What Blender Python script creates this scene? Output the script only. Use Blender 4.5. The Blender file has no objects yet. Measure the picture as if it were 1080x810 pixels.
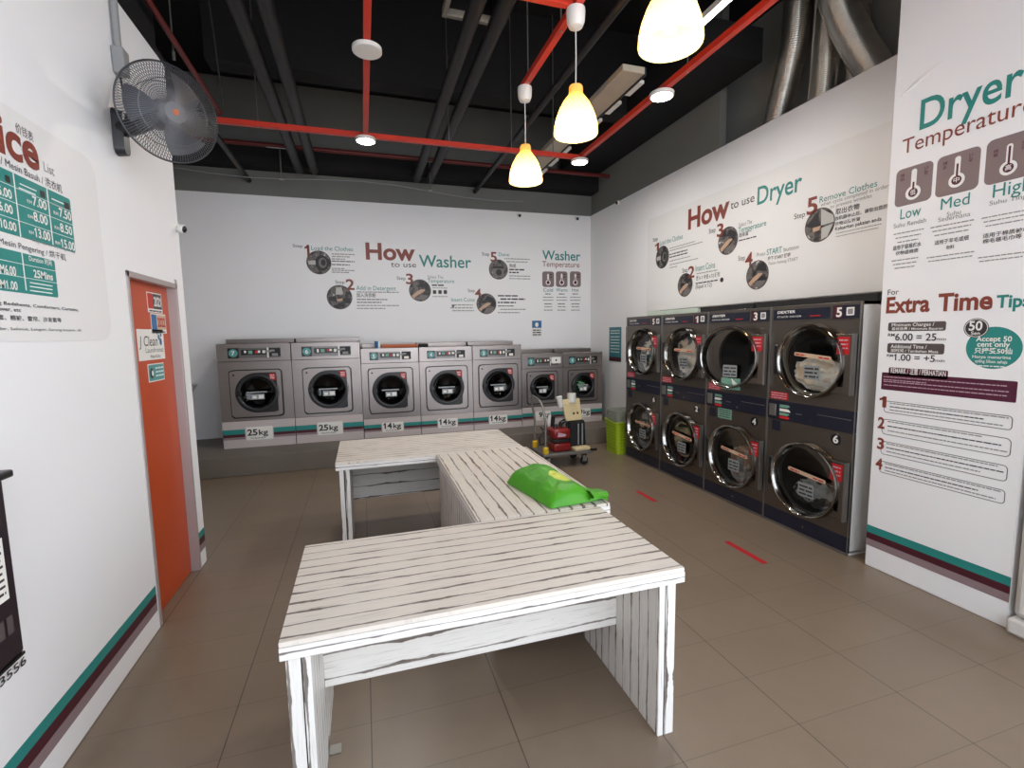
import bpy, bmesh, math, random
from math import sin, cos, pi, radians
from mathutils import Vector, Matrix
random.seed(7)
SC = bpy.context.scene
COL = SC.collection

# ------------------------------------------------------------------ materials
def lin(c):
    def f(v):
        v /= 255.0
        return v / 12.92 if v <= 0.04045 else ((v + 0.055) / 1.055) ** 2.4
    return (f(c[0]), f(c[1]), f(c[2]), 1.0)

class NT:
    def __init__(s, name):
        s.m = bpy.data.materials.new(name); s.m.use_nodes = True
        s.t = s.m.node_tree; s.n = s.t.nodes; s.n.clear()
        s.out = s.n.new('ShaderNodeOutputMaterial')
    def add(s, typ, **kw):
        n = s.n.new(typ)
        for k, v in kw.items(): setattr(n, k, v)
        return n
    def ln(s, a, b): s.t.links.new(a, b)
    def math(s, op, a, b=None, clamp=False):
        n = s.add('ShaderNodeMath', operation=op); n.use_clamp = clamp
        for i, v in enumerate((a, b)):
            if v is None: continue
            if isinstance(v, (int, float)): n.inputs[i].default_value = v
            else: s.ln(v, n.inputs[i])
        return n.outputs[0]
    def mix(s, f, a, b):
        n = s.add('ShaderNodeMix', data_type='RGBA')
        for sock, v in ((n.inputs[0], f), (n.inputs[6], a), (n.inputs[7], b)):
            if isinstance(v, (int, float)): sock.default_value = v
            elif isinstance(v, tuple): sock.default_value = v
            else: s.ln(v, sock)
        return n.outputs[2]
    def noise(s, scale, vec=None, detail=3, rough=.5):
        n = s.add('ShaderNodeTexNoise'); n.inputs['Scale'].default_value = scale
        n.inputs['Detail'].default_value = detail; n.inputs['Roughness'].default_value = rough
        if vec is not None: s.ln(vec, n.inputs['Vector'])
        return n.outputs['Fac']
    def coord(s, kind='Object', scale=None):
        c = s.add('ShaderNodeTexCoord').outputs[kind]
        if scale:
            mp = s.add('ShaderNodeMapping'); mp.inputs['Scale'].default_value = scale
            s.ln(c, mp.inputs['Vector']); return mp.outputs[0]
        return c
    def bsdf(s, rough=.5, metal=0., spec=.5):
        b = s.add('ShaderNodeBsdfPrincipled'); b.inputs['Roughness'].default_value = rough
        b.inputs['Metallic'].default_value = metal; b.inputs['Specular IOR Level'].default_value = spec
        s.ln(b.outputs[0], s.out.inputs[0]); return b
    def bump(s, h, strength, dist, b):
        n = s.add('ShaderNodeBump'); n.inputs['Strength'].default_value = strength
        n.inputs['Distance'].default_value = dist; s.ln(h, n.inputs['Height']); s.ln(n.outputs[0], b.inputs['Normal'])

_M = {}
def mat(name, rgb, rough=.5, metal=0., spec=.5, var=.08, scale=6., stretch=None, bump=0., trans=0.):
    if name in _M: return _M[name]
    t = NT(name); b = t.bsdf(rough, metal, spec)
    v = t.coord('Object', stretch)
    f = t.noise(scale, v, 4)
    c = lin(rgb)
    lo = tuple(x * (1 - var) for x in c[:3]) + (1,); hi = tuple(min(1, x * (1 + var)) for x in c[:3]) + (1,)
    t.ln(t.mix(f, lo, hi), b.inputs['Base Color'])
    if bump: t.bump(t.noise(scale * 8, v, 3), bump, .01, b)
    if trans: b.inputs['Transmission Weight'].default_value = trans
    _M[name] = t.m; return t.m

def emit(name, rgb, strength):
    if name in _M: return _M[name]
    t = NT(name); e = t.add('ShaderNodeEmission'); e.inputs[0].default_value = lin(rgb); e.inputs[1].default_value = strength
    t.ln(e.outputs[0], t.out.inputs[0]); _M[name] = t.m; return t.m

def tinted_glass(name, tint, gloss=.12):
    if name in _M: return _M[name]
    t = NT(name); tr = t.add('ShaderNodeBsdfTransparent'); tr.inputs[0].default_value = tint
    g = t.add('ShaderNodeBsdfGlossy'); g.inputs['Roughness'].default_value = .06
    lw = t.add('ShaderNodeLayerWeight'); lw.inputs[0].default_value = .25
    f = t.math('MULTIPLY_ADD', lw.outputs['Fresnel'], .24); f.node.inputs[2].default_value = gloss * .3
    mx = t.add('ShaderNodeMixShader'); t.ln(f, mx.inputs[0]); t.ln(tr.outputs[0], mx.inputs[1]); t.ln(g.outputs[0], mx.inputs[2])
    t.ln(mx.outputs[0], t.out.inputs[0]); _M[name] = t.m; return t.m

def planks(name, along, across, pitch=.0705, base=(222, 213, 203), seed=0.):
    """whitewashed boards printed on laminate; boards run along axis `along`, stacked over axis `across`."""
    if name in _M: return _M[name]
    t = NT(name); b = t.bsdf(.42, 0, .35)
    sep = t.add('ShaderNodeSeparateXYZ'); t.ln(t.coord('Object'), sep.inputs[0])
    ax = {'x': 0, 'y': 1, 'z': 2}
    L, A = sep.outputs[ax[along]], sep.outputs[ax[across]]
    def comb(a, bb, c):
        n = t.add('ShaderNodeCombineXYZ')
        for i, v in enumerate((a, bb, c)):
            if isinstance(v, (int, float)): n.inputs[i].default_value = v
            else: t.ln(v, n.inputs[i])
        return n.outputs[0]
    wob = t.math('MULTIPLY', t.math('SUBTRACT', t.noise(2.6, comb(t.math('ADD', L, seed), t.math('MULTIPLY', A, 9.), 0), 3), .5), .016)
    a2 = t.math('DIVIDE', t.math('ADD', A, wob), pitch)
    fr = t.math('FRACT', a2); d = t.math('MINIMUM', fr, t.math('SUBTRACT', 1.0, fr))
    bid = t.math('FLOOR', a2)
    wn = t.noise(3.1, comb(t.math('ADD', t.math('MULTIPLY', L, 1.3), t.math('MULTIPLY', bid, 7.3)), t.math('MULTIPLY', bid, 3.7), seed), 4, .6)
    width = t.math('ADD', t.math('MULTIPLY', t.math('POWER', wn, 4.), .95 * min(1.3, .0705 / pitch)), .012)
    line = t.math('MULTIPLY', t.math('SUBTRACT', width, d), 40., True)
    streak = t.noise(1.0, comb(t.math('MULTIPLY', L, 5.), t.math('MULTIPLY', A, 130.), seed), 5, .65)
    smask = t.math('MULTIPLY', t.math('SUBTRACT', streak, .52), 5., True)
    patch = t.math('MULTIPLY', t.math('SUBTRACT', t.noise(1.0, comb(t.math('MULTIPLY', L, 3.), t.math('MULTIPLY', A, 22.), seed + 4), 4, .6), .5), 5., True)
    knots = t.math('MULTIPLY', t.math('SUBTRACT', t.noise(1.0, comb(t.math('MULTIPLY', L, 26.), t.math('MULTIPLY', A, 60.), seed + 9), 2, .5), .73), 12., True)
    wht = lin(base); grey = lin((128, 112, 98)); pale = lin(tuple(int(v * .86) for v in base)); dark = lin((78, 62, 50))
    c = t.mix(t.math('MULTIPLY', smask, .75), wht, pale)
    c = t.mix(t.math('MULTIPLY', t.math('MULTIPLY', patch, smask), .85), c, grey)
    c = t.mix(t.math('MULTIPLY', knots, .6), c, grey)
    c = t.mix(t.math('MULTIPLY', line, t.math('ADD', t.math('MULTIPLY', wn, .5), .55, True)), c, dark)
    t.ln(c, b.inputs['Base Color'])
    _M[name] = t.m; return t.m

def brushed(name, rgb, rough=.34, along='x', metal=.92):
    if name in _M: return _M[name]
    t = NT(name); b = t.bsdf(rough, metal)
    sc = (1.2, 1.2, 160) if along == 'x' else (160, 160, 1.2)
    f = t.noise(2.2, t.coord('Object', sc), 4, .6); g = t.noise(2.5, t.coord('Object'), 2)
    c = lin(rgb)
    t.ln(t.mix(f, tuple(x * .86 for x in c[:3]) + (1,), tuple(min(1, x * 1.12) for x in c[:3]) + (1,)), b.inputs['Base Color'])
    t.ln(t.math('ADD', t.math('MULTIPLY', g, .16), rough - .08), b.inputs['Roughness'])
    _M[name] = t.m; return t.m

def photo_print(name, seed, skin=.5):
    """small printed photograph on the wall film: blotches of dark, grey and pale ink."""
    if name in _M: return _M[name]
    t = NT(name); b = t.bsdf(.5)
    mp = t.add('ShaderNodeMapping'); mp.inputs['Location'].default_value = (seed * 3.1, seed, seed * 1.7)
    t.ln(t.coord('Object'), mp.inputs['Vector'])
    n1 = t.noise(9, mp.outputs[0], 3, .55)
    r = t.add('ShaderNodeValToRGB'); r.color_ramp.interpolation = 'EASE'
    e = r.color_ramp.elements
    e[0].position = .38; e[0].color = lin((22, 21, 24)); e[1].position = .68; e[1].color = lin((205, 200, 196))
    for p, c in ((.47, (58, 54, 55)), (.53, (112, 104, 100)), (.6, (80, 76, 76))):
        q = e.new(p); q.color = lin(c)
    t.ln(n1, r.inputs[0]); t.ln(r.outputs[0], b.inputs['Base Color'])
    _M[name] = t.m; return t.m

M = {}
def setup_materials():
    M['white_wall'] = mat('white wall paint', (240, 239, 240), .55, 0, .3, .025, 1.3, bump=.03)
    M['dark_wall'] = mat('dark grey paint', (116, 117, 113), .7, 0, .3, .18, 1.5)
    M['black_paint'] = mat('black ceiling paint', (30, 29, 30), .8, 0, .2, .2, 2)
    M['black_steel'] = mat('black painted steel', (25, 24, 26), .5, 0, .4, .2, 5)
    M['film'] = mat('printed wall film', (233, 231, 230), .5, 0, .3, .015, 2)
    for k, c in dict(br=(132, 62, 50), te=(40, 134, 128), dk=(52, 47, 50), lg=(140, 138, 136), gy=(84, 74, 74), wh=(236, 234, 230),
                     ic=(128, 112, 114), ma=(82, 26, 52), mw=(190, 160, 172), wl=(228, 236, 232), mv=(142, 122, 126)).items():
        M[k] = mat('print ink ' + k, c, .45, 0, .4, .05, 8)
    M['steel'] = brushed('brushed stainless', (150, 142, 139), .36, 'x')
    M['dryer_steel'] = brushed('dark brushed stainless', (118, 110, 103), .34, 'x')
    M['chrome'] = mat('chrome', (150, 147, 142), .12, 1., .5, .04, 4)
    M['inlay'] = mat('dark inlay steel', (112, 109, 108), .35, .6, .5, .1, 9)
    M['pale_strip'] = mat('pale green strip', (172, 184, 172), .4, 0, .4, .05, 9)
    M['recess'] = mat('mid grey paint', (172, 173, 167), .7, 0, .3, .1, 1.5)
    M['dull_steel'] = mat('dull zinc steel', (150, 148, 144), .35, .85, .5, .1, 9)
    M['white_panel'] = mat('white enamel', (214, 211, 207), .4, 0, .5, .03, 3)
    M['base_board'] = mat('pinkish grey board', (196, 186, 184), .45, 0, .4, .04, 3)
    M['navy'] = mat('navy panel', (26, 28, 46), .3, 0, .5, .1, 5)
    M['black_plastic'] = mat('black plastic', (24, 23, 25), .32, 0, .5, .1, 9)
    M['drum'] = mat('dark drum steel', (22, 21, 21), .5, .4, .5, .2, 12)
    M['glass_dark'] = tinted_glass('smoked door glass', (.16, .155, .15, 1), .15)
    M['glass_mid'] = tinted_glass('clear door glass', (.93, .91, .88, 1), .08)
    M['red'] = mat('red sticker', (188, 30, 36), .45, 0, .4, .08, 30)
    M['red_frame'] = mat('red painted steel', (196, 52, 34), .45, 0, .4, .1, 7)
    M['red_dark'] = mat('sprinkler and shaded bar red', (92, 25, 22), .5, 0, .4, .12, 7)  # also colours the frame's left bar, where the dark red paints its shade
    M['grey_label'] = mat('grey label', (150, 156, 158), .4, .2, .5, .15, 40)
    M['tan_label'] = mat('pale strip label', (206, 176, 150), .45, 0, .4, .08, 30)
    M['mint_label'] = mat('mint label', (116, 160, 142), .45, 0, .4, .08, 30)
    M['paper'] = mat('paper', (232, 230, 224), .6, 0, .3, .03, 20)
    M['badge'] = mat('teal badge', (84, 150, 148), .4, 0, .4, .06, 10)
    M['wht_plastic'] = mat('white plastic', (222, 220, 215), .4, 0, .5, .04, 8)
    M['grey_plastic'] = mat('grey plastic', (136, 137, 138), .5, 0, .4, .06, 8)
    M['cream'] = mat('cream plastic', (214, 196, 152), .5, 0, .4, .07, 14)
    M['yellow'] = mat('yellow plastic', (214, 176, 40), .45, 0, .4, .1, 12)
    M['lime'] = mat('lime plastic', (150, 176, 26), .4, 0, .5, .08, 9)
    M['orange_door'] = mat('orange door laminate', (188, 70, 22), .38, 0, .5, .08, 2.5)
    M['jamb'] = mat('grey door frame', (178, 166, 164), .4, .3, .5, .06, 4)
    M['fan_black'] = mat('fan black plastic', (34, 33, 36), .38, 0, .5, .1, 8)
    M['fan_wire'] = mat('fan guard wire', (86, 86, 90), .35, .4, .5, .1, 8)
    M['fan_blade'] = mat('fan blade grey', (74, 74, 80), .3, 0, .5, .08, 8)
    M['tape'] = mat('red floor tape', (186, 30, 42), .5, 0, .4, .08, 20)
    M['maroon_dark'] = mat('maroon stripe', (74, 26, 38), .45, 0, .4, .05, 8)
    M['wood_x'] = planks('whitewashed boards lengthwise', 'x', 'y')
    M['wood_y'] = planks('whitewashed boards crosswise', 'y', 'x', .075, seed=3.)
    M['wood_v'] = planks('whitewashed boards upright', 'z', 'y', .07, (222, 218, 212), seed=5.)
    M['wood_vx'] = planks('whitewashed boards upright front', 'z', 'x', .05, (230, 227, 222), seed=8.)
    M['wood_h'] = planks('whitewashed boards apron', 'x', 'z', .11, (228, 224, 218), seed=11.)
    M['wood_e'] = planks('whitewashed edge band', 'x', 'z', .034, (232, 229, 224), seed=14.)
    M['orange_box'] = mat('orange brown plastic', (170, 84, 36), .5, 0, .4, .1, 12)
    M['blue'] = mat('blue print', (52, 108, 158), .45, 0, .4, .1, 25)
    M['teal_poster'] = mat('teal poster print', (48, 118, 128), .45, 0, .4, .25, 14, (1, 1, 9))
    M['tube'] = emit('lit tube', (255, 250, 240), 14)
    M['led'] = emit('lit downlight', (255, 250, 242), 50)
    M['bulb'] = emit('lit bulb', (255, 214, 150), 40)
    t = NT('translucent shade'); tr = t.add('ShaderNodeBsdfTranslucent'); tr.inputs[0].default_value = lin((255, 206, 112))
    df = t.add('ShaderNodeBsdfDiffuse'); df.inputs[0].default_value = lin((250, 222, 160))
    mx = t.add('ShaderNodeMixShader'); f = t.noise(3, t.coord('Object'), 2)
    t.ln(t.math('ADD', t.math('MULTIPLY', f, .06), .3), mx.inputs[0]); t.ln(tr.outputs[0], mx.inputs[1]); t.ln(df.outputs[0], mx.inputs[2])
    t.ln(mx.outputs[0], t.out.inputs[0]); M['shade'] = t.m
    # floor tiles 0.6 x 0.302
    t = NT('porcelain floor tile'); b = t.bsdf(.3, 0, .5)
    sep = t.add('ShaderNodeSeparateXYZ'); t.ln(t.coord('Object'), sep.inputs[0])
    def grid(v, off, pitch, half, soft):
        q = t.math('DIVIDE', t.math('SUBTRACT', v, off), pitch); fr = t.math('FRACT', q)
        d = t.math('MULTIPLY', t.math('MINIMUM', fr, t.math('SUBTRACT', 1., fr)), pitch)
        return t.math('SUBTRACT', 1., t.math('DIVIDE', t.math('SUBTRACT', d, half), soft), True), t.math('FLOOR', q)
    gx, ix = grid(sep.outputs[0], -.643, .6, .0012, .0022); gy, iy = grid(sep.outputs[1], 1.481, .302, .0006, .002)
    wn = t.add('ShaderNodeTexWhiteNoise', noise_dimensions='2D'); cb = t.add('ShaderNodeCombineXYZ'); t.ln(ix, cb.inputs[0]); t.ln(iy, cb.inputs[1]); t.ln(cb.outputs[0], wn.inputs[0])
    ns = t.noise(5, t.coord('Object'), 5, .6); fine = t.noise(160, t.coord('Object'), 2)
    c = t.mix(ns, lin((122, 105, 88)), lin((137, 119, 101)))
    c = t.mix(t.math('MULTIPLY', wn.outputs[0], .22), c, lin((110, 97, 83)))
    c = t.mix(t.math('MULTIPLY', fine, .16), c, lin((142, 127, 111)))
    c = t.mix(t.math('MULTIPLY', gy, .45), c, lin((64, 54, 45)))
    c = t.mix(t.math('MULTIPLY', gx, .8), c, lin((48, 40, 33)))
    t.ln(c, b.inputs['Base Color']); t.ln(t.math('ADD', t.math('MULTIPLY', ns, .14), .26), b.inputs['Roughness'])
    M['tile'] = t.m
    M['step'] = mat('step screed', (112, 104, 96), .5, 0, .4, .1, 3)
    t = NT('corrugated aluminium duct'); b = t.bsdf(.3, .95); f = t.noise(14, t.coord('Object'), 4)
    t.ln(t.mix(f, lin((196, 192, 184)), lin((226, 222, 214))), b.inputs['Base Color']); M['duct'] = t.m
    t = NT('green woven bag'); b = t.bsdf(.45, 0, .4)
    f = t.noise(7, t.coord('Object'), 5, .6)
    t.ln(t.mix(f, lin((60, 142, 18)), lin((84, 166, 32))), b.inputs['Base Color'])
    t.bump(t.noise(26, t.coord('Object'), 4, .55), .35, .01, b); M['bag'] = t.m
    M['bag_print'] = mat('pale yellow print', (206, 214, 84), .45, 0, .4, .06, 10)
    t = NT('clear plastic'); tr = t.add('ShaderNodeBsdfTransparent'); tr.inputs[0].default_value = (.86, .87, .86, 1)
    df = t.add('ShaderNodeBsdfPrincipled'); df.inputs[0].default_value = lin((170, 172, 160)); df.inputs['Roughness'].default_value = .25
    mx = t.add('ShaderNodeMixShader'); f = t.noise(8, t.coord('Object'), 2); t.ln(t.math('ADD', t.math('MULTIPLY', f, .1), .3), mx.inputs[0])
    t.ln(tr.outputs[0], mx.inputs[1]); t.ln(df.outputs[0], mx.inputs[2]); t.ln(mx.outputs[0], t.out.inputs[0]); M['clear'] = t.m

# ------------------------------------------------------------------ scene helpers
def tag(o, label=None, cat=None, group=None, kind=None):
    if label: o['label'] = label
    if cat: o['category'] = cat
    if group: o['group'] = group
    if kind: o['kind'] = kind
    return o

def thing(name, label, cat, loc=(0, 0, 0), rotz=0., group=None, kind=None):
    o = bpy.data.objects.new(name, None); COL.objects.link(o); o.empty_display_size = .1
    o.location = loc; o.rotation_euler = (0, 0, rotz)
    return tag(o, label, cat, group, kind)

def smooth_by_angle(me, ang=40):
    bm = bmesh.new(); bm.from_mesh(me)
    for e in bm.edges:
        if len(e.link_faces) == 2 and e.calc_face_angle(0) > radians(ang): e.smooth = False
    for f in bm.faces: f.smooth = True
    bm.to_mesh(me); bm.free()

def obj(name, bm, mats, parent=None, bevel=0., label=None, smooth=True):
    me = bpy.data.meshes.new(name)
    bmesh.ops.recalc_face_normals(bm, faces=bm.faces) if bm.faces else None
    bm.to_mesh(me); bm.free()
    if not isinstance(mats, (list, tuple)): mats = [mats]
    for m in mats: me.materials.append(m)
    if smooth: smooth_by_angle(me)
    o = bpy.data.objects.new(name, me); COL.objects.link(o)
    if parent: o.parent = parent
    if bevel:
        b = o.modifiers.new('bevel', 'BEVEL'); b.width = bevel; b.segments = 2; b.limit_method = 'ANGLE'; b.angle_limit = radians(50)
    if label: o['label'] = label
    return o

def struct(name, bm, mats, bevel=0., parent=None):
    o = obj(name, bm, mats, parent, bevel)
    if not parent: o['kind'] = 'structure'
    return o

def B(*boxes, mi=0):
    bm = bmesh.new()
    for b in boxes: box(bm, *b, mi=mi)
    return bm

def box(bm, x0, x1, y0, y1, z0, z1, mi=0, m=None):
    v = [bm.verts.new((x, y, z)) for x in (x0, x1) for y in (y0, y1) for z in (z0, z1)]
    for q in ((0, 1, 3, 2), (4, 6, 7, 5), (0, 4, 5, 1), (2, 3, 7, 6), (0, 2, 6, 4), (1, 5, 7, 3)):
        f = bm.faces.new([v[i] for i in q]); f.material_index = mi
    if m is not None: bmesh.ops.transform(bm, matrix=m, verts=v)
    return v

def frame_axes(d):
    d = Vector(d).normalized(); u = d.orthogonal().normalized(); return u, d.cross(u), d

def tube(bm, pts, r, seg=10, cap=True, mi=0, closed=False):
    pts = [Vector(p) for p in pts]; rings = []; n = len(pts)
    rs = r if isinstance(r, (list, tuple)) else [r] * n
    u = None
    for i, p in enumerate(pts):
        if closed: d = pts[(i + 1) % n] - pts[i - 1]
        else: d = pts[min(i + 1, n - 1)] - pts[max(i - 1, 0)]
        d.normalize()
        if u is None: u = d.orthogonal().normalized()
        u = (u - d * u.dot(d)).normalized(); w = d.cross(u)
        rings.append([bm.verts.new(p + (u * cos(2 * pi * k / seg) + w * sin(2 * pi * k / seg)) * rs[i]) for k in range(seg)])
    for i in range(n if closed else n - 1):
        a, b = rings[i], rings[(i + 1) % n]
        for k in range(seg):
            f = bm.faces.new((a[k], a[(k + 1) % seg], b[(k + 1) % seg], b[k])); f.material_index = mi
    if cap and not closed:
        bm.faces.new(rings[0][::-1]).material_index = mi; bm.faces.new(rings[-1]).material_index = mi

def lathe(bm, prof, mtx=None, seg=40, mi=0):
    """prof: list of (r, h) about local Z."""
    rings = []; made = []
    for r, h in prof:
        if r < 1e-6: v = bm.verts.new((0, 0, h)); rings.append([v]); made.append(v)
        else:
            rg = [bm.verts.new((r * cos(2 * pi * k / seg), r * sin(2 * pi * k / seg), h)) for k in range(seg)]; rings.append(rg); made += rg
    for a, b in zip(rings, rings[1:]):
        for k in range(seg):
            k2 = (k + 1) % seg
            if len(a) == 1 and len(b) == 1: break
            if len(a) == 1: f = bm.faces.new((a[0], b[k2], b[k]))
            elif len(b) == 1: f = bm.faces.new((a[k], a[k2], b[0]))
            else: f = bm.faces.new((a[k], a[k2], b[k2], b[k]))
            f.material_index = mi
    if mtx is not None: bmesh.ops.transform(bm, matrix=mtx, verts=made)
    return made

FRONT = Matrix.Rotation(radians(90), 4, 'X')     # local +Z -> -Y (out of a front facing -Y)
def front_at(x, z, y=0.): return Matrix.Translation((x, y, z)) @ FRONT

def prism(bm, poly, y0, y1, mi=0):
    """poly in the XZ plane, extruded from y0 to y1."""
    a = [bm.verts.new((x, y0, z)) for x, z in poly]; b = [bm.verts.new((x, y1, z)) for x, z in poly]; n = len(poly)
    bm.faces.new(a).material_index = mi; bm.faces.new(b[::-1]).material_index = mi
    for i in range(n):
        j = (i + 1) % n; bm.faces.new((a[j], a[i], b[i], b[j])).material_index = mi

def rrect(x0, x1, z0, z1, r, n=5):
    out = []
    for cx, cz, a0 in ((x1 - r, z1 - r, 0), (x0 + r, z1 - r, 90), (x0 + r, z0 + r, 180), (x1 - r, z0 + r, 270)):
        for i in range(n + 1):
            a = radians(a0 + 90 * i / n); out.append((cx + r * cos(a), cz + r * sin(a)))
    return out

def ray_poly(poly, c, a):
    dx, dz = cos(a), sin(a); best = 0
    for (x1, z1), (x2, z2) in zip(poly, poly[1:] + poly[:1]):
        ex, ez = x2 - x1, z2 - z1; den = dx * ez - dz * ex
        if abs(den) < 1e-12: continue
        t = ((x1 - c[0]) * ez - (z1 - c[1]) * ex) / den; s = ((x1 - c[0]) * dz - (z1 - c[1]) * dx) / den
        if t > 0 and -1e-6 <= s <= 1 + 1e-6: best = max(best, t)
    return (c[0] + dx * best, c[1] + dz * best)

def holed_plate(bm, poly, c, r, y0, y1, n=72, mi=0):
    """plate of outline poly with a round hole, front face y0, back face y1."""
    angs = [2 * pi * k / n for k in range(n)]
    for x, z in poly:
        a = math.atan2(z - c[1], x - c[0]) % (2 * pi); k = min(range(n), key=lambda i: abs((angs[i] - a + pi) % (2 * pi) - pi)); angs[k] = a
    angs.sort(); R = []
    for y in (y0, y1):
        o = [bm.verts.new((p[0], y, p[1])) for p in (ray_poly(poly, c, a) for a in angs)]
        i_ = [bm.verts.new((c[0] + r * cos(a), y, c[1] + r * sin(a))) for a in angs]; R.append((o, i_))
    (o0, i0), (o1, i1) = R
    for k in range(n):
        j = (k + 1) % n
        for q in ((o0[k], o0[j], i0[j], i0[k]), (o1[j], o1[k], i1[k], i1[j]), (o0[j], o0[k], o1[k], o1[j]), (i0[k], i0[j], i1[j], i1[k])):
            bm.faces.new(q).material_index = mi

# ------------------------------------------------------------------ lettering
_G = {}
def glyphs(txt, bold):
    key = (txt, bold)
    if key in _G: return _G[key]
    c = bpy.data.curves.new('lettering', 'FONT'); c.body = txt; c.size = 1.; c.resolution_u = 5 if len(txt) < 13 and ord(txt[0]) < 0x2e80 else 2; c.offset = (0, .012, .022, .03)[bold]
    o = bpy.data.objects.new('lettering', c); COL.objects.link(o); bpy.context.view_layer.update()
    me = o.to_mesh(); vs = [(v.co.x, v.co.y) for v in me.vertices]; fs = [tuple(p.vertices) for p in me.polygons]
    o.to_mesh_clear(); bpy.data.objects.remove(o); bpy.data.curves.remove(c)
    if '1' in txt:      # the built-in face draws 1 as a plain bar: give it its flag
        cap = max(p[1] for p in glyphs('H', 0)[0]); bar = glyphs('I', bold)[0]; bw = max(p[0] for p in bar) - min(p[0] for p in bar)
        base = min(p[0] for p in vs)
        for i, ch in enumerate(txt):
            if ch == '1':
                xr = base + _reach(txt[:i + 1], bold); xl = xr - bw * .6; n = len(vs)
                vs = vs + [(xl, cap), (xl - .19, cap * .82), (xl - .19, cap * (.70 - .03 * bold)), (xl, cap * (.82 - .03 * bold))]; fs = fs + [(n, n + 1, n + 2, n + 3)]
    _G[key] = (vs, fs); return _G[key]
_R = {}
def _reach(txt, bold):
    if (txt, bold) not in _R:
        c = bpy.data.curves.new('lettering', 'FONT'); c.body = txt; c.size = 1.; c.offset = (0, .012, .022, .03)[bold]
        o = bpy.data.objects.new('lettering', c); COL.objects.link(o); bpy.context.view_layer.update(); me = o.to_mesh(); xs = [v.co.x for v in me.vertices]
        o.to_mesh_clear(); bpy.data.objects.remove(o); bpy.data.curves.remove(c); _R[(txt, bold)] = max(xs) - min(xs)
    return _R[(txt, bold)]

_CAP = [None]
def text(bm, txt, x0, x1, z, h, y, bold=0, mi=0, mtx=None, fit=True, slant=0.):
    """lettering in the XZ plane facing -Y: from x0 to x1, baseline z, capital height h."""
    if _CAP[0] is None: _CAP[0] = max(p[1] for p in glyphs('H', 0)[0])
    vs, fs = glyphs(txt, bold)
    if not vs: return
    xa, xb = min(p[0] for p in vs), max(p[0] for p in vs)
    cjk = ord(txt[0]) > 0x2e80
    sz = h / (.86 if cjk else _CAP[0]); off = .1 * sz if cjk else 0
    sx = (x1 - x0) / (xb - xa) if fit else sz
    nv = [bm.verts.new((x0 + (p[0] - xa) * sx + slant * p[1] * sz, y, z + off + p[1] * sz)) for p in vs]
    for f in fs:
        try: bm.faces.new([nv[i] for i in f]).material_index = mi
        except ValueError: pass
    if mtx is not None: bmesh.ops.transform(bm, matrix=mtx, verts=nv)

def dashes(bm, x0, x1, z, h, y, rnd):
    x = x0; gap = h * .45
    while x < x1 - h * .3:
        w = min(h * rnd.uniform(1.2, 4.2), x1 - x)
        v = [bm.verts.new(p) for p in ((x, y, z), (x + w, y, z), (x + w, y, z + h * .75), (x, y, z + h * .75))]
        bm.faces.new(v); x += w + gap

def flat(bm, poly, y, mi=0):
    f = bm.faces.new([bm.verts.new((x, y, z)) for x, z in poly]); f.material_index = mi; return f

def ell(cx, cz, a, b, n=40): return [(cx + a * cos(2 * pi * k / n), cz + b * sin(2 * pi * k / n)) for k in range(n)]

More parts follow.
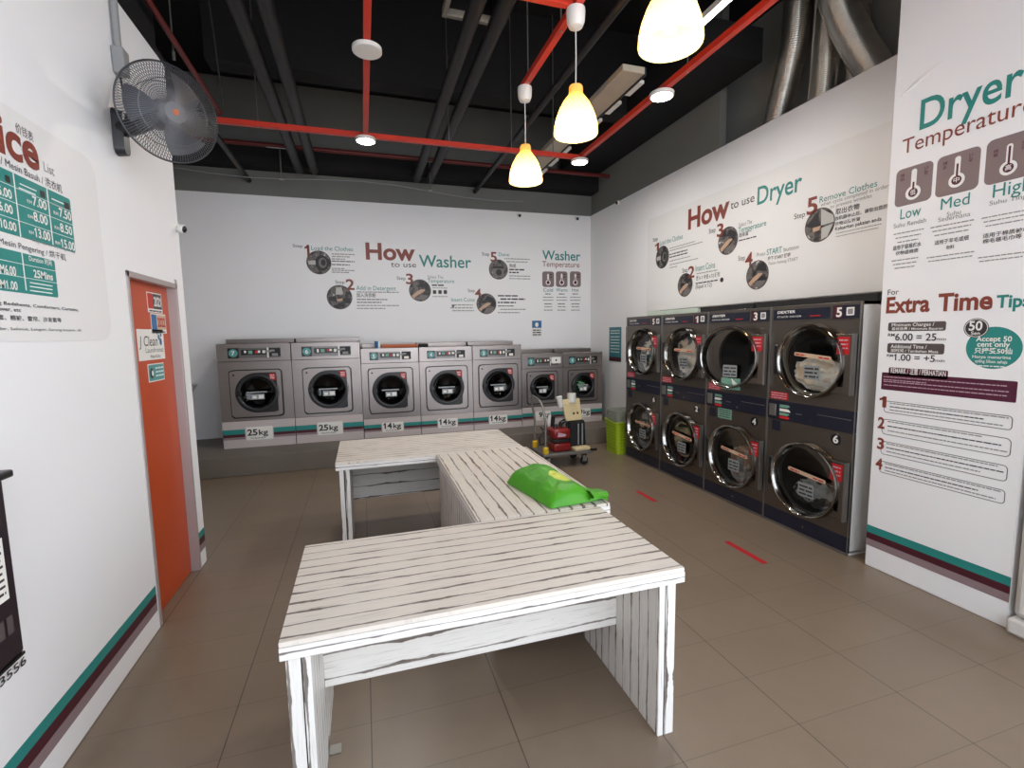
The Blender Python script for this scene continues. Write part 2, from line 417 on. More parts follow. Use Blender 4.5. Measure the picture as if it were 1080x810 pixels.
def graphics(parent, spec, u0, zb, seed=1, base=.004):
    """wall printing: ink layers a fraction of a millimetre apart on the film; parent's frame has x along the wall, -y out of it.
    Every heading, step text, icon, table and tip box is one part with its own inks."""
    rnd = random.Random(seed); st = dict(bm=bmesh.new(), mats=[], name='printed_text', pend=None); photos = 0
    def settle():
        if st['pend']:
            c, n0 = st['pend']; st['bm'].faces.ensure_lookup_table(); i = st['mats'].index(c)
            for f in st['bm'].faces[n0:]: f.material_index = i
            st['pend'] = None
    def ink(c):
        settle()
        if c not in st['mats']: st['mats'].append(c)
        st['pend'] = (c, len(st['bm'].faces)); return st['bm']
    def flush(name):
        settle()
        if len(st['bm'].faces): obj(st['name'], st['bm'], [M[c] for c in st['mats']], parent, smooth=False)
        else: st['bm'].free()
        st.update(bm=bmesh.new(), mats=[], name=name)
    LAY = dict(wh=.0012, dk=.0012)
    for s in spec:
        if s[0] == 'P': flush(s[1])
        elif s[0] == 'T':
            _, txt, a, b, z, h, c, bold = s; text(ink(c), txt, a - u0, b - u0, z - zb, h, -base - .0016, bold)
        elif s[0] == 'L':
            _, a, b, z, h, c = s
            if c == 'wl': flat(ink(c), [(a - u0, z - zb), (b - u0, z - zb), (b - u0, z - zb + h * .8), (a - u0, z - zb + h * .8)], -base - .0011)
            else: dashes(ink(c), a - u0, b - u0, z - zb, h, -base - .0016, rnd)
        elif s[0] == 'B':
            _, a, b, z0, z1, c, rad, line = s; r = max(1e-4, rad * (z1 - z0)); p = rrect(a - u0, b - u0, z0 - zb, z1 - zb, r)
            if line:
                w = .004; q = rrect(a - u0 + w, b - u0 - w, z0 - zb + w, z1 - zb - w, max(1e-4, r - w)); bm = ink(c)
                va = [bm.verts.new((x, -base - .0008, z)) for x, z in p]; vb = [bm.verts.new((x, -base - .0008, z)) for x, z in q]
                for i in range(len(p)):
                    j = (i + 1) % len(p); bm.faces.new((va[i], va[j], vb[j], vb[i]))
            else: flat(ink(c), p, -base - LAY.get(c, .0006))
        elif s[0] == 'D':
            _, a, z, ra, rb, c = s; dk = c == 'dk'
            flat(ink(c), ell(a - u0, z - zb, ra, rb), -base - (.0012 if dk else .0006))
            if dk: flat(ink('wh'), ell(a - u0, z - zb, ra * .93, rb * .93), -base - .0013); flat(ink('dk'), ell(a - u0, z - zb, ra * .87, rb * .87), -base - .0014)
        elif s[0] == 'C':
            _, a, z, r, k = s; bm = bmesh.new(); pm = photo_print('printed photo %d%d' % (seed, photos), seed * 5 + photos); T_, D_, G_ = 1, 2, 3
            flat(bm, ell(0, 0, r, r, 48), 0, 0)
            if k in (2, 3):      # a forearm and pale hand reaching across
                flat(bm, [(-r * .8, -r * .5), (-r * .3, -r * .1), (r * .1, r * .12), (r * .42, r * .1), (r * .45, -r * .02), (r * .22, -r * .16), (r * .05, -r * .3), (-r * .35, -r * .5), (-r * .6, -r * .75)], -.0004, 4)
                flat(bm, [(-r * .2, r * .35), (r * .85, r * .15), (r * .75, r * .55), (r * .1, r * .8)], -.0002, D_)
                flat(bm, [(-r * .3, -r * .9), (r * .5, -r * .8), (r * .8, -r * .45), (0, -r * .4)], -.0002, G_)
            elif k == 1:
                flat(bm, [(-r * .9, 0), (-r * .3, r * .1), (-r * .2, -r * .4), (-r * .85, -r * .3)], -.0002, D_); flat(bm, [(r * .2, -r * .1), (r * .9, -r * .05), (r * .8, -r * .5), (r * .3, -r * .5)], -.0002, D_)
                flat(bm, [(-r * .3, r * .2), (r * .3, r * .25), (r * .2, r * .85), (-r * .25, r * .8)], -.0002, T_); flat(bm, [(-r * .25, -r * .15), (r * .25, -r * .1), (r * .2, -r * .3), (-r * .2, -r * .35)], -.0004, 4)
            elif k == 5:
                flat(bm, [(r * .05, r * .98), (r * .9, r * .4), (r * .95, 0), (r * .1, -r * .05)], -.0002, T_); flat(bm, [(r * .15, -r * .2), (r * .9, -r * .1), (r * .55, -r * .8), (r * .15, -r * .9)], -.0002, T_)
                flat(bm, [(-r * .95, r * .1), (-r * .1, r * .9), (-r * .05, r * .1), (-r * .5, -r * .1)], -.0002, D_); flat(bm, [(-r * .5, -r * .1), (r * .1, -r * .05), (0, -r * .3), (-r * .4, -r * .35)], -.0004, 4)
            elif k == 0:
                flat(bm, ell(r * .25, -r * .05, r * .55, r * .68, 24), -.0002, D_); flat(bm, ell(r * .3, -r * .02, r * .34, r * .44, 24), -.0004, G_); flat(bm, ell(r * .36, 0, r * .2, r * .28, 20), -.0006, D_)
                flat(bm, [(-r * .9, r * .1), (-r * .3, r * .2), (-r * .2, -r * .2), (-r * .85, -r * .2)], -.0002, T_)
            else:
                flat(bm, [(-r * .55, -r * .8), (r * .55, -r * .8), (r * .65, r * .4), (-r * .65, r * .4)], -.0002, G_); flat(bm, ell(r * .05, -r * .3, r * .32, r * .32, 24), -.0004, D_); flat(bm, [(-r * .6, r * .1), (r * .6, r * .1), (r * .6, r * .35), (-r * .6, r * .35)], -.0004, D_)
            o = obj('step_photo', bm, [pm, mat('printed pale tone', (186, 184, 180), .5), mat('printed dark tone', (34, 32, 35), .5), mat('printed mid tone', (112, 106, 104), .5), mat('printed hand tone', (190, 156, 132), .5)], parent, smooth=False); o.location = (a - u0, -base - .0004, z - zb); photos += 1
            bm = bmesh.new(); p, q = ell(0, 0, r * 1.02, r * 1.02, 48), ell(0, 0, r * .96, r * .96, 48); va = [bm.verts.new((x, -.0012, zz)) for x, zz in p]; vb = [bm.verts.new((x, -.0012, zz)) for x, zz in q]
            for i in range(48): bm.faces.new((va[i], va[(i + 1) % 48], vb[(i + 1) % 48], vb[i]))
            obj('photo_rim', bm, M['gy'], o, smooth=False)
        elif s[0] == 'H':    # thermometer pictogram
            _, a, z, r, k = s; x = a - u0; zz = z - zb; y = -base - .0012; H = r * 3.3; lv = (1.2, 1.7, 2.1, 1.5, 2.3, 3.0)[k]
            bm = ink('wh'); flat(bm, ell(x, zz, r, r, 32), y); flat(bm, rrect(x - r * .36, x + r * .36, zz, zz + H, r * .34), y - .0001)
            bm = ink('ma'); flat(bm, ell(x, zz, r * .62, r * .62, 28), y - .0005); flat(bm, rrect(x - r * .13, x + r * .13, zz, zz + r * lv, r * .1), y - .0006)
            if k >= 3:
                text(bm, ('38°C', '43°C', '71°C')[k - 3], 0, r * 1.15, 0, r * .42, y, 1, mtx=Matrix.Translation((x + r * 1.75, 0, zz + r * 2.)) @ Matrix.Rotation(radians(-90), 4, 'Y'))
                text(bm, ('低温', '中温', '高温')[k - 3], 0, r * 1.05, 0, r * .5, y, 1, mtx=Matrix.Translation((x - r * 1.3, 0, zz + r * 2.)) @ Matrix.Rotation(radians(-90), 4, 'Y'))
                text(ink('wh'), ('低', '中', '高')[k - 3], x - r * .36, x + r * .36, zz - r * .34, r * .7, y - .001, 1)
            else:
                for i in range(2): flat(bm, [(x + r * .8, zz + r * (1.9 + i)), (x + r * 1.6, zz + r * (1.9 + i)), (x + r * 1.6, zz + r * (2.3 + i)), (x + r * .8, zz + r * (2.3 + i))], y)
    flush('printed_text')
# ------------------------------------------------------------------ what is printed on the walls: positions in metres (u along the wall, z up)
BACK = [
  ('P','step_text'),
  ('T','Step', -0.942, -0.81, 3.08, 0.043, 'dk', 0),
  ('T','1', -0.78, -0.713, 2.958, 0.158, 'br', 2),
  ('T','Load the Clothes', -0.686, -0.085, 3.047, 0.063, 'te', 0),
  ('C', -0.589, 2.863, 0.175, 0),
  ('L', -0.397, -0.064, 2.99, 0.019, 'lg'),
  ('L', -0.399, -0.136, 2.953, 0.019, 'lg'),
  ('L', -0.401, -0.208, 2.916, 0.019, 'lg'),
  ('L', -0.403, -0.069, 2.882, 0.019, 'dk'),
  ('L', -0.405, -0.142, 2.831, 0.019, 'dk'),
  ('L', -0.408, -0.215, 2.772, 0.019, 'lg'),
  ('L', -0.41, -0.076, 2.745, 0.019, 'lg'),
  ('L', -0.411, -0.147, 2.715, 0.019, 'lg'),
  ('P','heading'),
  ('T','How', 0.104, 0.868, 2.938, 0.243, 'br', 3),
  ('T','to use', 0.482, 0.879, 2.826, 0.082, 'dk', 0),
  ('T','Washer', 0.925, 1.79, 2.84, 0.186, 'te', 1),
  ('P','step_text'),
  ('T','Step', -0.369, -0.233, 2.548, 0.051, 'dk', 0),
  ('T','2', -0.216, -0.089, 2.459, 0.155, 'br', 2),
  ('C', -0.317, 2.341, 0.184, 1),
  ('T','Add in Detergent', -0.065, 0.542, 2.454, 0.066, 'te', 0),
  ('T','加入洗衣粉', -0.066, 0.228, 2.341, 0.062, 'dk', 1),
  ('L', -0.056, 0.585, 2.417, 0.019, 'lg'),
  ('L', -0.061, 0.402, 2.301, 0.019, 'dk'),
  ('L', -0.063, 0.312, 2.256, 0.019, 'dk'),
  ('L', -0.065, 0.592, 2.207, 0.019, 'lg'),
  ('L', -0.067, 0.367, 2.162, 0.019, 'lg'),
  ('P','step_text'),
  ('T','Step', 0.564, 0.701, 2.625, 0.052, 'dk', 0),
  ('T','3', 0.708, 0.821, 2.563, 0.155, 'br', 2),
  ('C', 0.927, 2.459, 0.174, 2),
  ('T','Select The', 1.057, 1.312, 2.656, 0.049, 'lg', 0),
  ('T','Temperature', 1.054, 1.494, 2.587, 0.061, 'te', 0),
  ('L', 1.122, 1.318, 2.535, 0.031, 'dk'),
  ('L', 1.129, 1.38, 2.497, 0.015, 'lg'),
  ('B', 1.135, 1.191, 2.406, 2.467, 'dk', 0.2, 0),
  ('B', 1.224, 1.28, 2.407, 2.468, 'dk', 0.2, 0),
  ('B', 1.312, 1.369, 2.407, 2.47, 'dk', 0.2, 0),
  ('L', 1.124, 1.376, 2.357, 0.015, 'lg'),
  ('P','step_text'),
  ('T','Step', 1.722, 1.837, 2.441, 0.053, 'dk', 0),
  ('T','4', 1.84, 1.951, 2.357, 0.136, 'br', 2),
  ('C', 2.039, 2.247, 0.171, 3),
  ('T','Insert Coins', 1.437, 1.833, 2.285, 0.059, 'te', 0),
  ('L', 1.451, 1.807, 2.218, 0.022, 'lg'),
  ('L', 1.418, 1.806, 2.17, 0.022, 'lg'),
  ('L', 1.449, 1.821, 2.123, 0.022, 'lg'),
  ('B', 1.44, 1.488, 2.19, 2.237, 'dk', 0.5, 0),
  ('L', 2.244, 2.62, 2.374, 0.03, 'dk'),
  ('L', 2.285, 2.741, 2.318, 0.031, 'dk'),
  ('L', 2.241, 2.566, 2.259, 0.031, 'dk'),
  ('L', 2.24, 2.531, 2.204, 0.021, 'dk'),
  ('L', 2.282, 2.757, 2.146, 0.021, 'lg'),
  ('L', 2.238, 2.633, 2.09, 0.021, 'lg'),
  ('P','step_text'),
  ('T','Step', 1.98, 2.107, 3.051, 0.055, 'dk', 0),
  ('T','5', 2.126, 2.238, 2.961, 0.151, 'br', 2),
  ('C', 2.262, 2.827, 0.165, 4),
  ('T','Done', 2.273, 2.459, 3.054, 0.055, 'te', 0),
  ('L', 2.373, 2.838, 3.005, 0.019, 'lg'),
  ('L', 2.407, 2.802, 2.957, 0.019, 'lg'),
  ('T','完成', 2.456, 2.576, 2.864, 0.059, 'dk', 1),
  ('L', 2.455, 2.748, 2.821, 0.03, 'dk'),
  ('L', 2.454, 2.626, 2.772, 0.03, 'dk'),
  ('L', 2.453, 2.834, 2.717, 0.019, 'lg'),
  ('L', 2.453, 2.834, 2.672, 0.019, 'lg'),
  ('P','heading'),
  ('T','Washer', 3.063, 3.795, 3.018, 0.158, 'te', 1),
  ('T','Temperature', 3.062, 3.776, 2.898, 0.093, 'br', 0),
  ('P','temperature_icon'),
  ('B', 3.06, 3.283, 2.546, 2.815, 'ic', 0.16, 0),
  ('H', 3.17, 2.623, 0.046, 0),
  ('T','Cold', 3.079, 3.259, 2.463, 0.061, 'te', 0),
  ('L', 3.115, 3.223, 2.416, 0.02, 'dk'),
  ('L', 3.069, 3.268, 2.358, 0.02, 'lg'),
  ('L', 3.069, 3.267, 2.308, 0.02, 'lg'),
  ('L', 3.095, 3.24, 2.241, 0.02, 'dk'),
  ('L', 3.095, 3.239, 2.191, 0.02, 'lg'),
  ('L', 3.085, 3.248, 2.133, 0.02, 'lg'),
  ('P','temperature_icon'),
  ('B', 3.319, 3.542, 2.549, 2.821, 'ic', 0.16, 0),
  ('H', 3.43, 2.628, 0.047, 1),
  ('T','Warm', 3.319, 3.539, 2.466, 0.062, 'te', 0),
  ('L', 3.374, 3.484, 2.418, 0.02, 'dk'),
  ('L', 3.328, 3.53, 2.36, 0.02, 'lg'),
  ('L', 3.327, 3.53, 2.309, 0.02, 'lg'),
  ('L', 3.354, 3.502, 2.242, 0.02, 'dk'),
  ('L', 3.354, 3.501, 2.192, 0.02, 'lg'),
  ('L', 3.345, 3.51, 2.133, 0.02, 'lg'),
  ('P','temperature_icon'),
  ('B', 3.588, 3.804, 2.553, 2.827, 'ic', 0.16, 0),
  ('H', 3.696, 2.632, 0.047, 2),
  ('T','Hot', 3.63, 3.761, 2.469, 0.062, 'te', 0),
  ('L', 3.639, 3.752, 2.421, 0.02, 'dk'),
  ('L', 3.593, 3.798, 2.362, 0.02, 'lg'),
  ('L', 3.593, 3.798, 2.311, 0.02, 'lg'),
  ('L', 3.62, 3.77, 2.243, 0.02, 'dk'),
  ('L', 3.62, 3.77, 2.192, 0.02, 'lg'),
  ('L', 3.611, 3.779, 2.133, 0.02, 'lg'),
]
RIGHT = [
  ('P','heading'),
  ('T','How', -5.269, -4.552, 3.012, 0.231, 'br', 3),
  ('T','to use', -4.534, -4.194, 3.076, 0.087, 'dk', 0),
  ('T','Dryer', -4.154, -3.621, 3.029, 0.174, 'te', 1),
  ('P','step_text'),
  ('T','Step', -6.037, -5.922, 2.997, 0.053, 'dk', 0),
  ('T','1', -5.987, -5.887, 2.856, 0.104, 'br', 2),
  ('C', -5.806, 2.75, 0.15, 0),
  ('T','Load the Clothes', -5.869, -5.371, 2.916, 0.065, 'te', 0),
  ('L', -5.647, -5.126, 2.834, 0.013, 'lg'),
  ('L', -5.646, -4.985, 2.802, 0.013, 'lg'),
  ('L', -5.644, -5.269, 2.751, 0.019, 'dk'),
  ('L', -5.643, -5.267, 2.714, 0.019, 'dk'),
  ('L', -5.641, -5.21, 2.665, 0.013, 'lg'),
  ('L', -5.64, -5.065, 2.617, 0.013, 'lg'),
  ('L', -5.638, -5.475, 2.578, 0.013, 'lg'),
  ('P','step_text'),
  ('T','Step', -5.364, -5.257, 2.483, 0.057, 'dk', 0),
  ('T','2', -5.247, -5.123, 2.403, 0.137, 'br', 2),
  ('C', -5.304, 2.322, 0.147, 3),
  ('T','Insert Coins', -5.103, -4.757, 2.468, 0.074, 'te', 0),
  ('T','放入 1 令吉 x 12 硬币', -5.09, -4.676, 2.356, 0.049, 'dk', 1),
  ('L', -5.097, -4.697, 2.312, 0.019, 'dk'),
  ('T','(Equal x 12)', -5.095, -4.806, 2.256, 0.047, 'dk', 0),
  ('L', -5.084, -4.718, 2.431, 0.014, 'lg'),
  ('B', -4.669, -4.612, 2.287, 2.341, 'dk', 0.5, 0),
  ('P','step_text'),
  ('T','Step', -4.88, -4.767, 2.881, 0.055, 'dk', 0),
  ('T','3', -4.744, -4.637, 2.817, 0.136, 'br', 2),
  ('C', -4.563, 2.741, 0.152, 2),
  ('T','Select The', -4.402, -4.215, 2.856, 0.043, 'lg', 0),
  ('T','Temperature', -4.408, -4.024, 2.795, 0.056, 'te', 0),
  ('T','选择温度', -4.398, -4.217, 2.744, 0.041, 'dk', 1),
  ('L', -4.397, -4.15, 2.703, 0.016, 'dk'),
  ('P','step_text'),
  ('T','Step', -4.394, -4.298, 2.491, 0.052, 'dk', 0),
  ('T','4', -4.294, -4.188, 2.417, 0.137, 'br', 2),
  ('C', -4.118, 2.307, 0.148, 3),
  ('T','Press', -4.133, -4.022, 2.497, 0.039, 'lg', 0),
  ('T','START', -4.003, -3.817, 2.492, 0.057, 'te', 0),
  ('T','button', -3.795, -3.626, 2.494, 0.039, 'lg', 0),
  ('T','按下 START 键钮', -3.988, -3.715, 2.433, 0.037, 'dk', 1),
  ('T','Tekan butang START', -3.98, -3.628, 2.388, 0.03, 'lg', 0),
  ('P','step_text'),
  ('T','Step', -3.691, -3.572, 2.778, 0.049, 'dk', 0),
  ('T','5', -3.557, -3.446, 2.787, 0.143, 'br', 2),
  ('C', -3.417, 2.667, 0.147, 5),
  ('T','Remove Clothes', -3.428, -2.919, 2.863, 0.053, 'te', 0),
  ('T','when cycle completed in order', -3.415, -2.827, 2.827, 0.032, 'lg', 0),
  ('T','to prevent wrinkles', -3.32, -2.957, 2.787, 0.031, 'lg', 0),
  ('T','取出衣物', -3.267, -3.055, 2.719, 0.047, 'dk', 1),
  ('T','当机器停止后，请取出您的', -3.267, -2.828, 2.671, 0.031, 'dk', 1),
  ('T','衣物以防折皱', -3.265, -3.043, 2.624, 0.03, 'dk', 1),
  ('T','Keluarkan pakaian anda', -3.262, -2.869, 2.586, 0.029, 'dk', 1),
  ('L', -3.253, -2.868, 2.556, 0.008, 'lg'),
  ('L', -3.252, -2.888, 2.529, 0.008, 'lg'),
]
PILLAR = [
  ('P','heading'),
  ('T','Dryer', -2.279, -1.776, 2.985, 0.177, 'te', 1),
  ('T','Temperature', -2.375, -1.718, 2.867, 0.092, 'br', 0),
  ('P','temperature_icon'),
  ('B', -2.401, -2.183, 2.532, 2.772, 'ic', 0.13, 0),
  ('H', -2.291, 2.603, 0.045, 3),
  ('P','temperature_icon'),
  ('B', -2.162, -1.941, 2.531, 2.772, 'ic', 0.13, 0),
  ('H', -2.052, 2.609, 0.042, 4),
  ('P','temperature_icon'),
  ('B', -1.915, -1.714, 2.533, 2.779, 'ic', 0.13, 0),
  ('H', -1.809, 2.602, 0.039, 5),
  ('P','icon_caption'),
  ('T','Low', -2.359, -2.235, 2.448, 0.065, 'te', 0),
  ('T','Suhu Rendah', -2.397, -2.202, 2.397, 0.028, 'lg', 0),
  ('L', -2.394, -2.211, 2.354, 0.009, 'lg'),
  ('L', -2.38, -2.225, 2.325, 0.009, 'lg'),
  ('L', -2.366, -2.24, 2.296, 0.009, 'lg'),
  ('T','适用于容易缩水', -2.393, -2.22, 2.249, 0.029, 'dk', 1),
  ('T','衣物或棉质', -2.373, -2.234, 2.214, 0.025, 'dk', 1),
  ('L', -2.395, -2.232, 2.178, 0.009, 'lg'),
  ('L', -2.384, -2.241, 2.152, 0.009, 'lg'),
  ('L', -2.373, -2.251, 2.126, 0.009, 'lg'),
  ('P','icon_caption'),
  ('T','Med', -2.125, -1.977, 2.452, 0.067, 'te', 0),
  ('T','Suhu', -2.089, -2.016, 2.404, 0.026, 'lg', 0),
  ('T','Sederhana', -2.133, -1.967, 2.381, 0.026, 'lg', 0),
  ('L', -2.173, -1.947, 2.351, 0.009, 'lg'),
  ('L', -2.161, -1.959, 2.325, 0.009, 'lg'),
  ('L', -2.148, -1.971, 2.298, 0.009, 'lg'),
  ('T','适用于羊毛或细', -2.144, -1.967, 2.242, 0.026, 'dk', 1),
  ('T','布料', -2.08, -2.036, 2.204, 0.023, 'dk', 1),
  ('L', -2.182, -1.934, 2.167, 0.008, 'lg'),
  ('L', -2.172, -1.941, 2.143, 0.008, 'lg'),
  ('P','icon_caption'),
  ('T','High', -1.868, -1.703, 2.456, 0.072, 'te', 0),
  ('T','Suhu Tinggi', -1.88, -1.693, 2.417, 0.024, 'lg', 0),
  ('L', -1.911, -1.703, 2.35, 0.008, 'lg'),
  ('L', -1.9, -1.713, 2.326, 0.008, 'lg'),
  ('L', -1.889, -1.723, 2.301, 0.008, 'lg'),
  ('T','适用于棉质被单', -1.898, -1.695, 2.237, 0.024, 'dk', 1),
  ('T','棉毛毯毛巾等', -1.896, -1.724, 2.206, 0.024, 'dk', 1),
  ('L', -1.912, -1.703, 2.126, 0.008, 'lg'),
  ('L', -1.904, -1.709, 2.104, 0.008, 'lg'),
  ('P','heading'),
  ('T','For', -2.407, -2.336, 1.955, 0.036, 'dk', 0),
  ('T','Extra', -2.41, -2.144, 1.834, 0.102, 'br', 3),
  ('T','Time', -2.099, -1.825, 1.832, 0.102, 'br', 3),
  ('T','Tips', -1.808, -1.662, 1.836, 0.067, 'te', 3),
  ('P','price_text'),
  ('B', -2.39, -2.047, 1.708, 1.767, 'gy', 0.2, 0),
  ('T','Minimum Charges /', -2.367, -2.111, 1.74, 0.021, 'wh', 1),
  ('T','最低收费 / Minimum Bayaran', -2.365, -2.062, 1.714, 0.018, 'wh', 1),
  ('T','RM', -2.387, -2.344, 1.673, 0.02, 'dk', 1),
  ('T','6.00 = 25', -2.339, -2.094, 1.646, 0.045, 'dk', 1),
  ('T','min', -2.089, -2.04, 1.648, 0.018, 'dk', 0),
  ('P','price_text'),
  ('B', -2.387, -2.046, 1.56, 1.627, 'gy', 0.2, 0),
  ('T','Additional Time /', -2.364, -2.144, 1.594, 0.023, 'wh', 1),
  ('T','加时间 / Tambahan Masa', -2.362, -2.078, 1.566, 0.021, 'wh', 1),
  ('T','RM', -2.385, -2.345, 1.533, 0.018, 'dk', 1),
  ('T','1.00 = +5', -2.34, -2.093, 1.511, 0.042, 'dk', 1),
  ('T','min', -2.09, -2.039, 1.513, 0.018, 'dk', 0),
  ('P','coin_notice'),
  ('D', -1.805, 1.607, 0.13, 0.121, 'te'),
  ('D', -1.893, 1.722, 0.061, 0.057, 'dk'),
  ('T','50', -1.929, -1.863, 1.709, 0.052, 'wh', 2),
  ('T','Sen', -1.916, -1.872, 1.682, 0.02, 'wh', 1),
  ('T','Accept 50', -1.888, -1.724, 1.645, 0.028, 'wh', 2),
  ('T','cent only', -1.881, -1.73, 1.614, 0.028, 'wh', 2),
  ('T','只接受50仙', -1.892, -1.718, 1.573, 0.031, 'wh', 2),
  ('T','Hanya menerima', -1.899, -1.721, 1.546, 0.017, 'wh', 1),
  ('T','syiling 50sen sahaja', -1.884, -1.735, 1.52, 0.017, 'wh', 1),
  ('L', -1.868, -1.746, 1.498, 0.009, 'wh'),
  ('P','remark_box'),
  ('B', -2.367, -2.016, 1.406, 1.461, 'ma', 0.15, 0),
  ('B', -2.411, -1.682, 1.304, 1.424, 'ma', 0.06, 0),
  ('T','REMARK / 注意 / PERHATIAN', -2.353, -2.027, 1.424, 0.033, 'wh', 1),
  ('L', -2.398, -1.727, 1.391, 0.008, 'mw'),
  ('L', -2.397, -2.131, 1.371, 0.008, 'mw'),
  ('L', -2.396, -1.717, 1.359, 0.008, 'mw'),
  ('L', -2.394, -1.724, 1.335, 0.008, 'mw'),
  ('P','tip_box'),
  ('T','1', -2.415, -2.368, 1.182, 0.071, 'br', 3),
  ('B', -2.383, -1.688, 1.146, 1.228, 'gy', 0.25, 1),
  ('L', -2.346, -1.706, 1.211, 0.009, 'lg'),
  ('L', -2.345, -1.813, 1.187, 0.009, 'dk'),
  ('L', -2.344, -1.729, 1.164, 0.009, 'lg'),
  ('P','tip_box'),
  ('T','2', -2.417, -2.37, 1.03, 0.074, 'br', 3),
  ('B', -2.388, -1.684, 0.991, 1.1, 'gy', 0.25, 1),
  ('L', -2.352, -1.814, 1.082, 0.009, 'lg'),
  ('L', -2.35, -1.728, 1.05, 0.009, 'dk'),
  ('L', -2.348, -1.699, 1.018, 0.009, 'lg'),
  ('P','tip_box'),
  ('T','3', -2.412, -2.365, 0.883, 0.074, 'br', 3),
  ('B', -2.386, -1.689, 0.848, 0.943, 'gy', 0.25, 1),
  ('L', -2.349, -1.735, 0.926, 0.009, 'lg'),
  ('L', -2.348, -1.706, 0.898, 0.009, 'dk'),
  ('L', -2.346, -1.813, 0.871, 0.009, 'lg'),
  ('P','tip_box'),
  ('T','4', -2.414, -2.367, 0.737, 0.074, 'br', 3),
  ('B', -2.387, -1.69, 0.716, 0.799, 'gy', 0.25, 1),
  ('L', -2.35, -1.709, 0.783, 0.009, 'lg'),
  ('L', -2.349, -1.816, 0.757, 0.009, 'dk'),
  ('L', -2.348, -1.731, 0.734, 0.009, 'lg'),
]
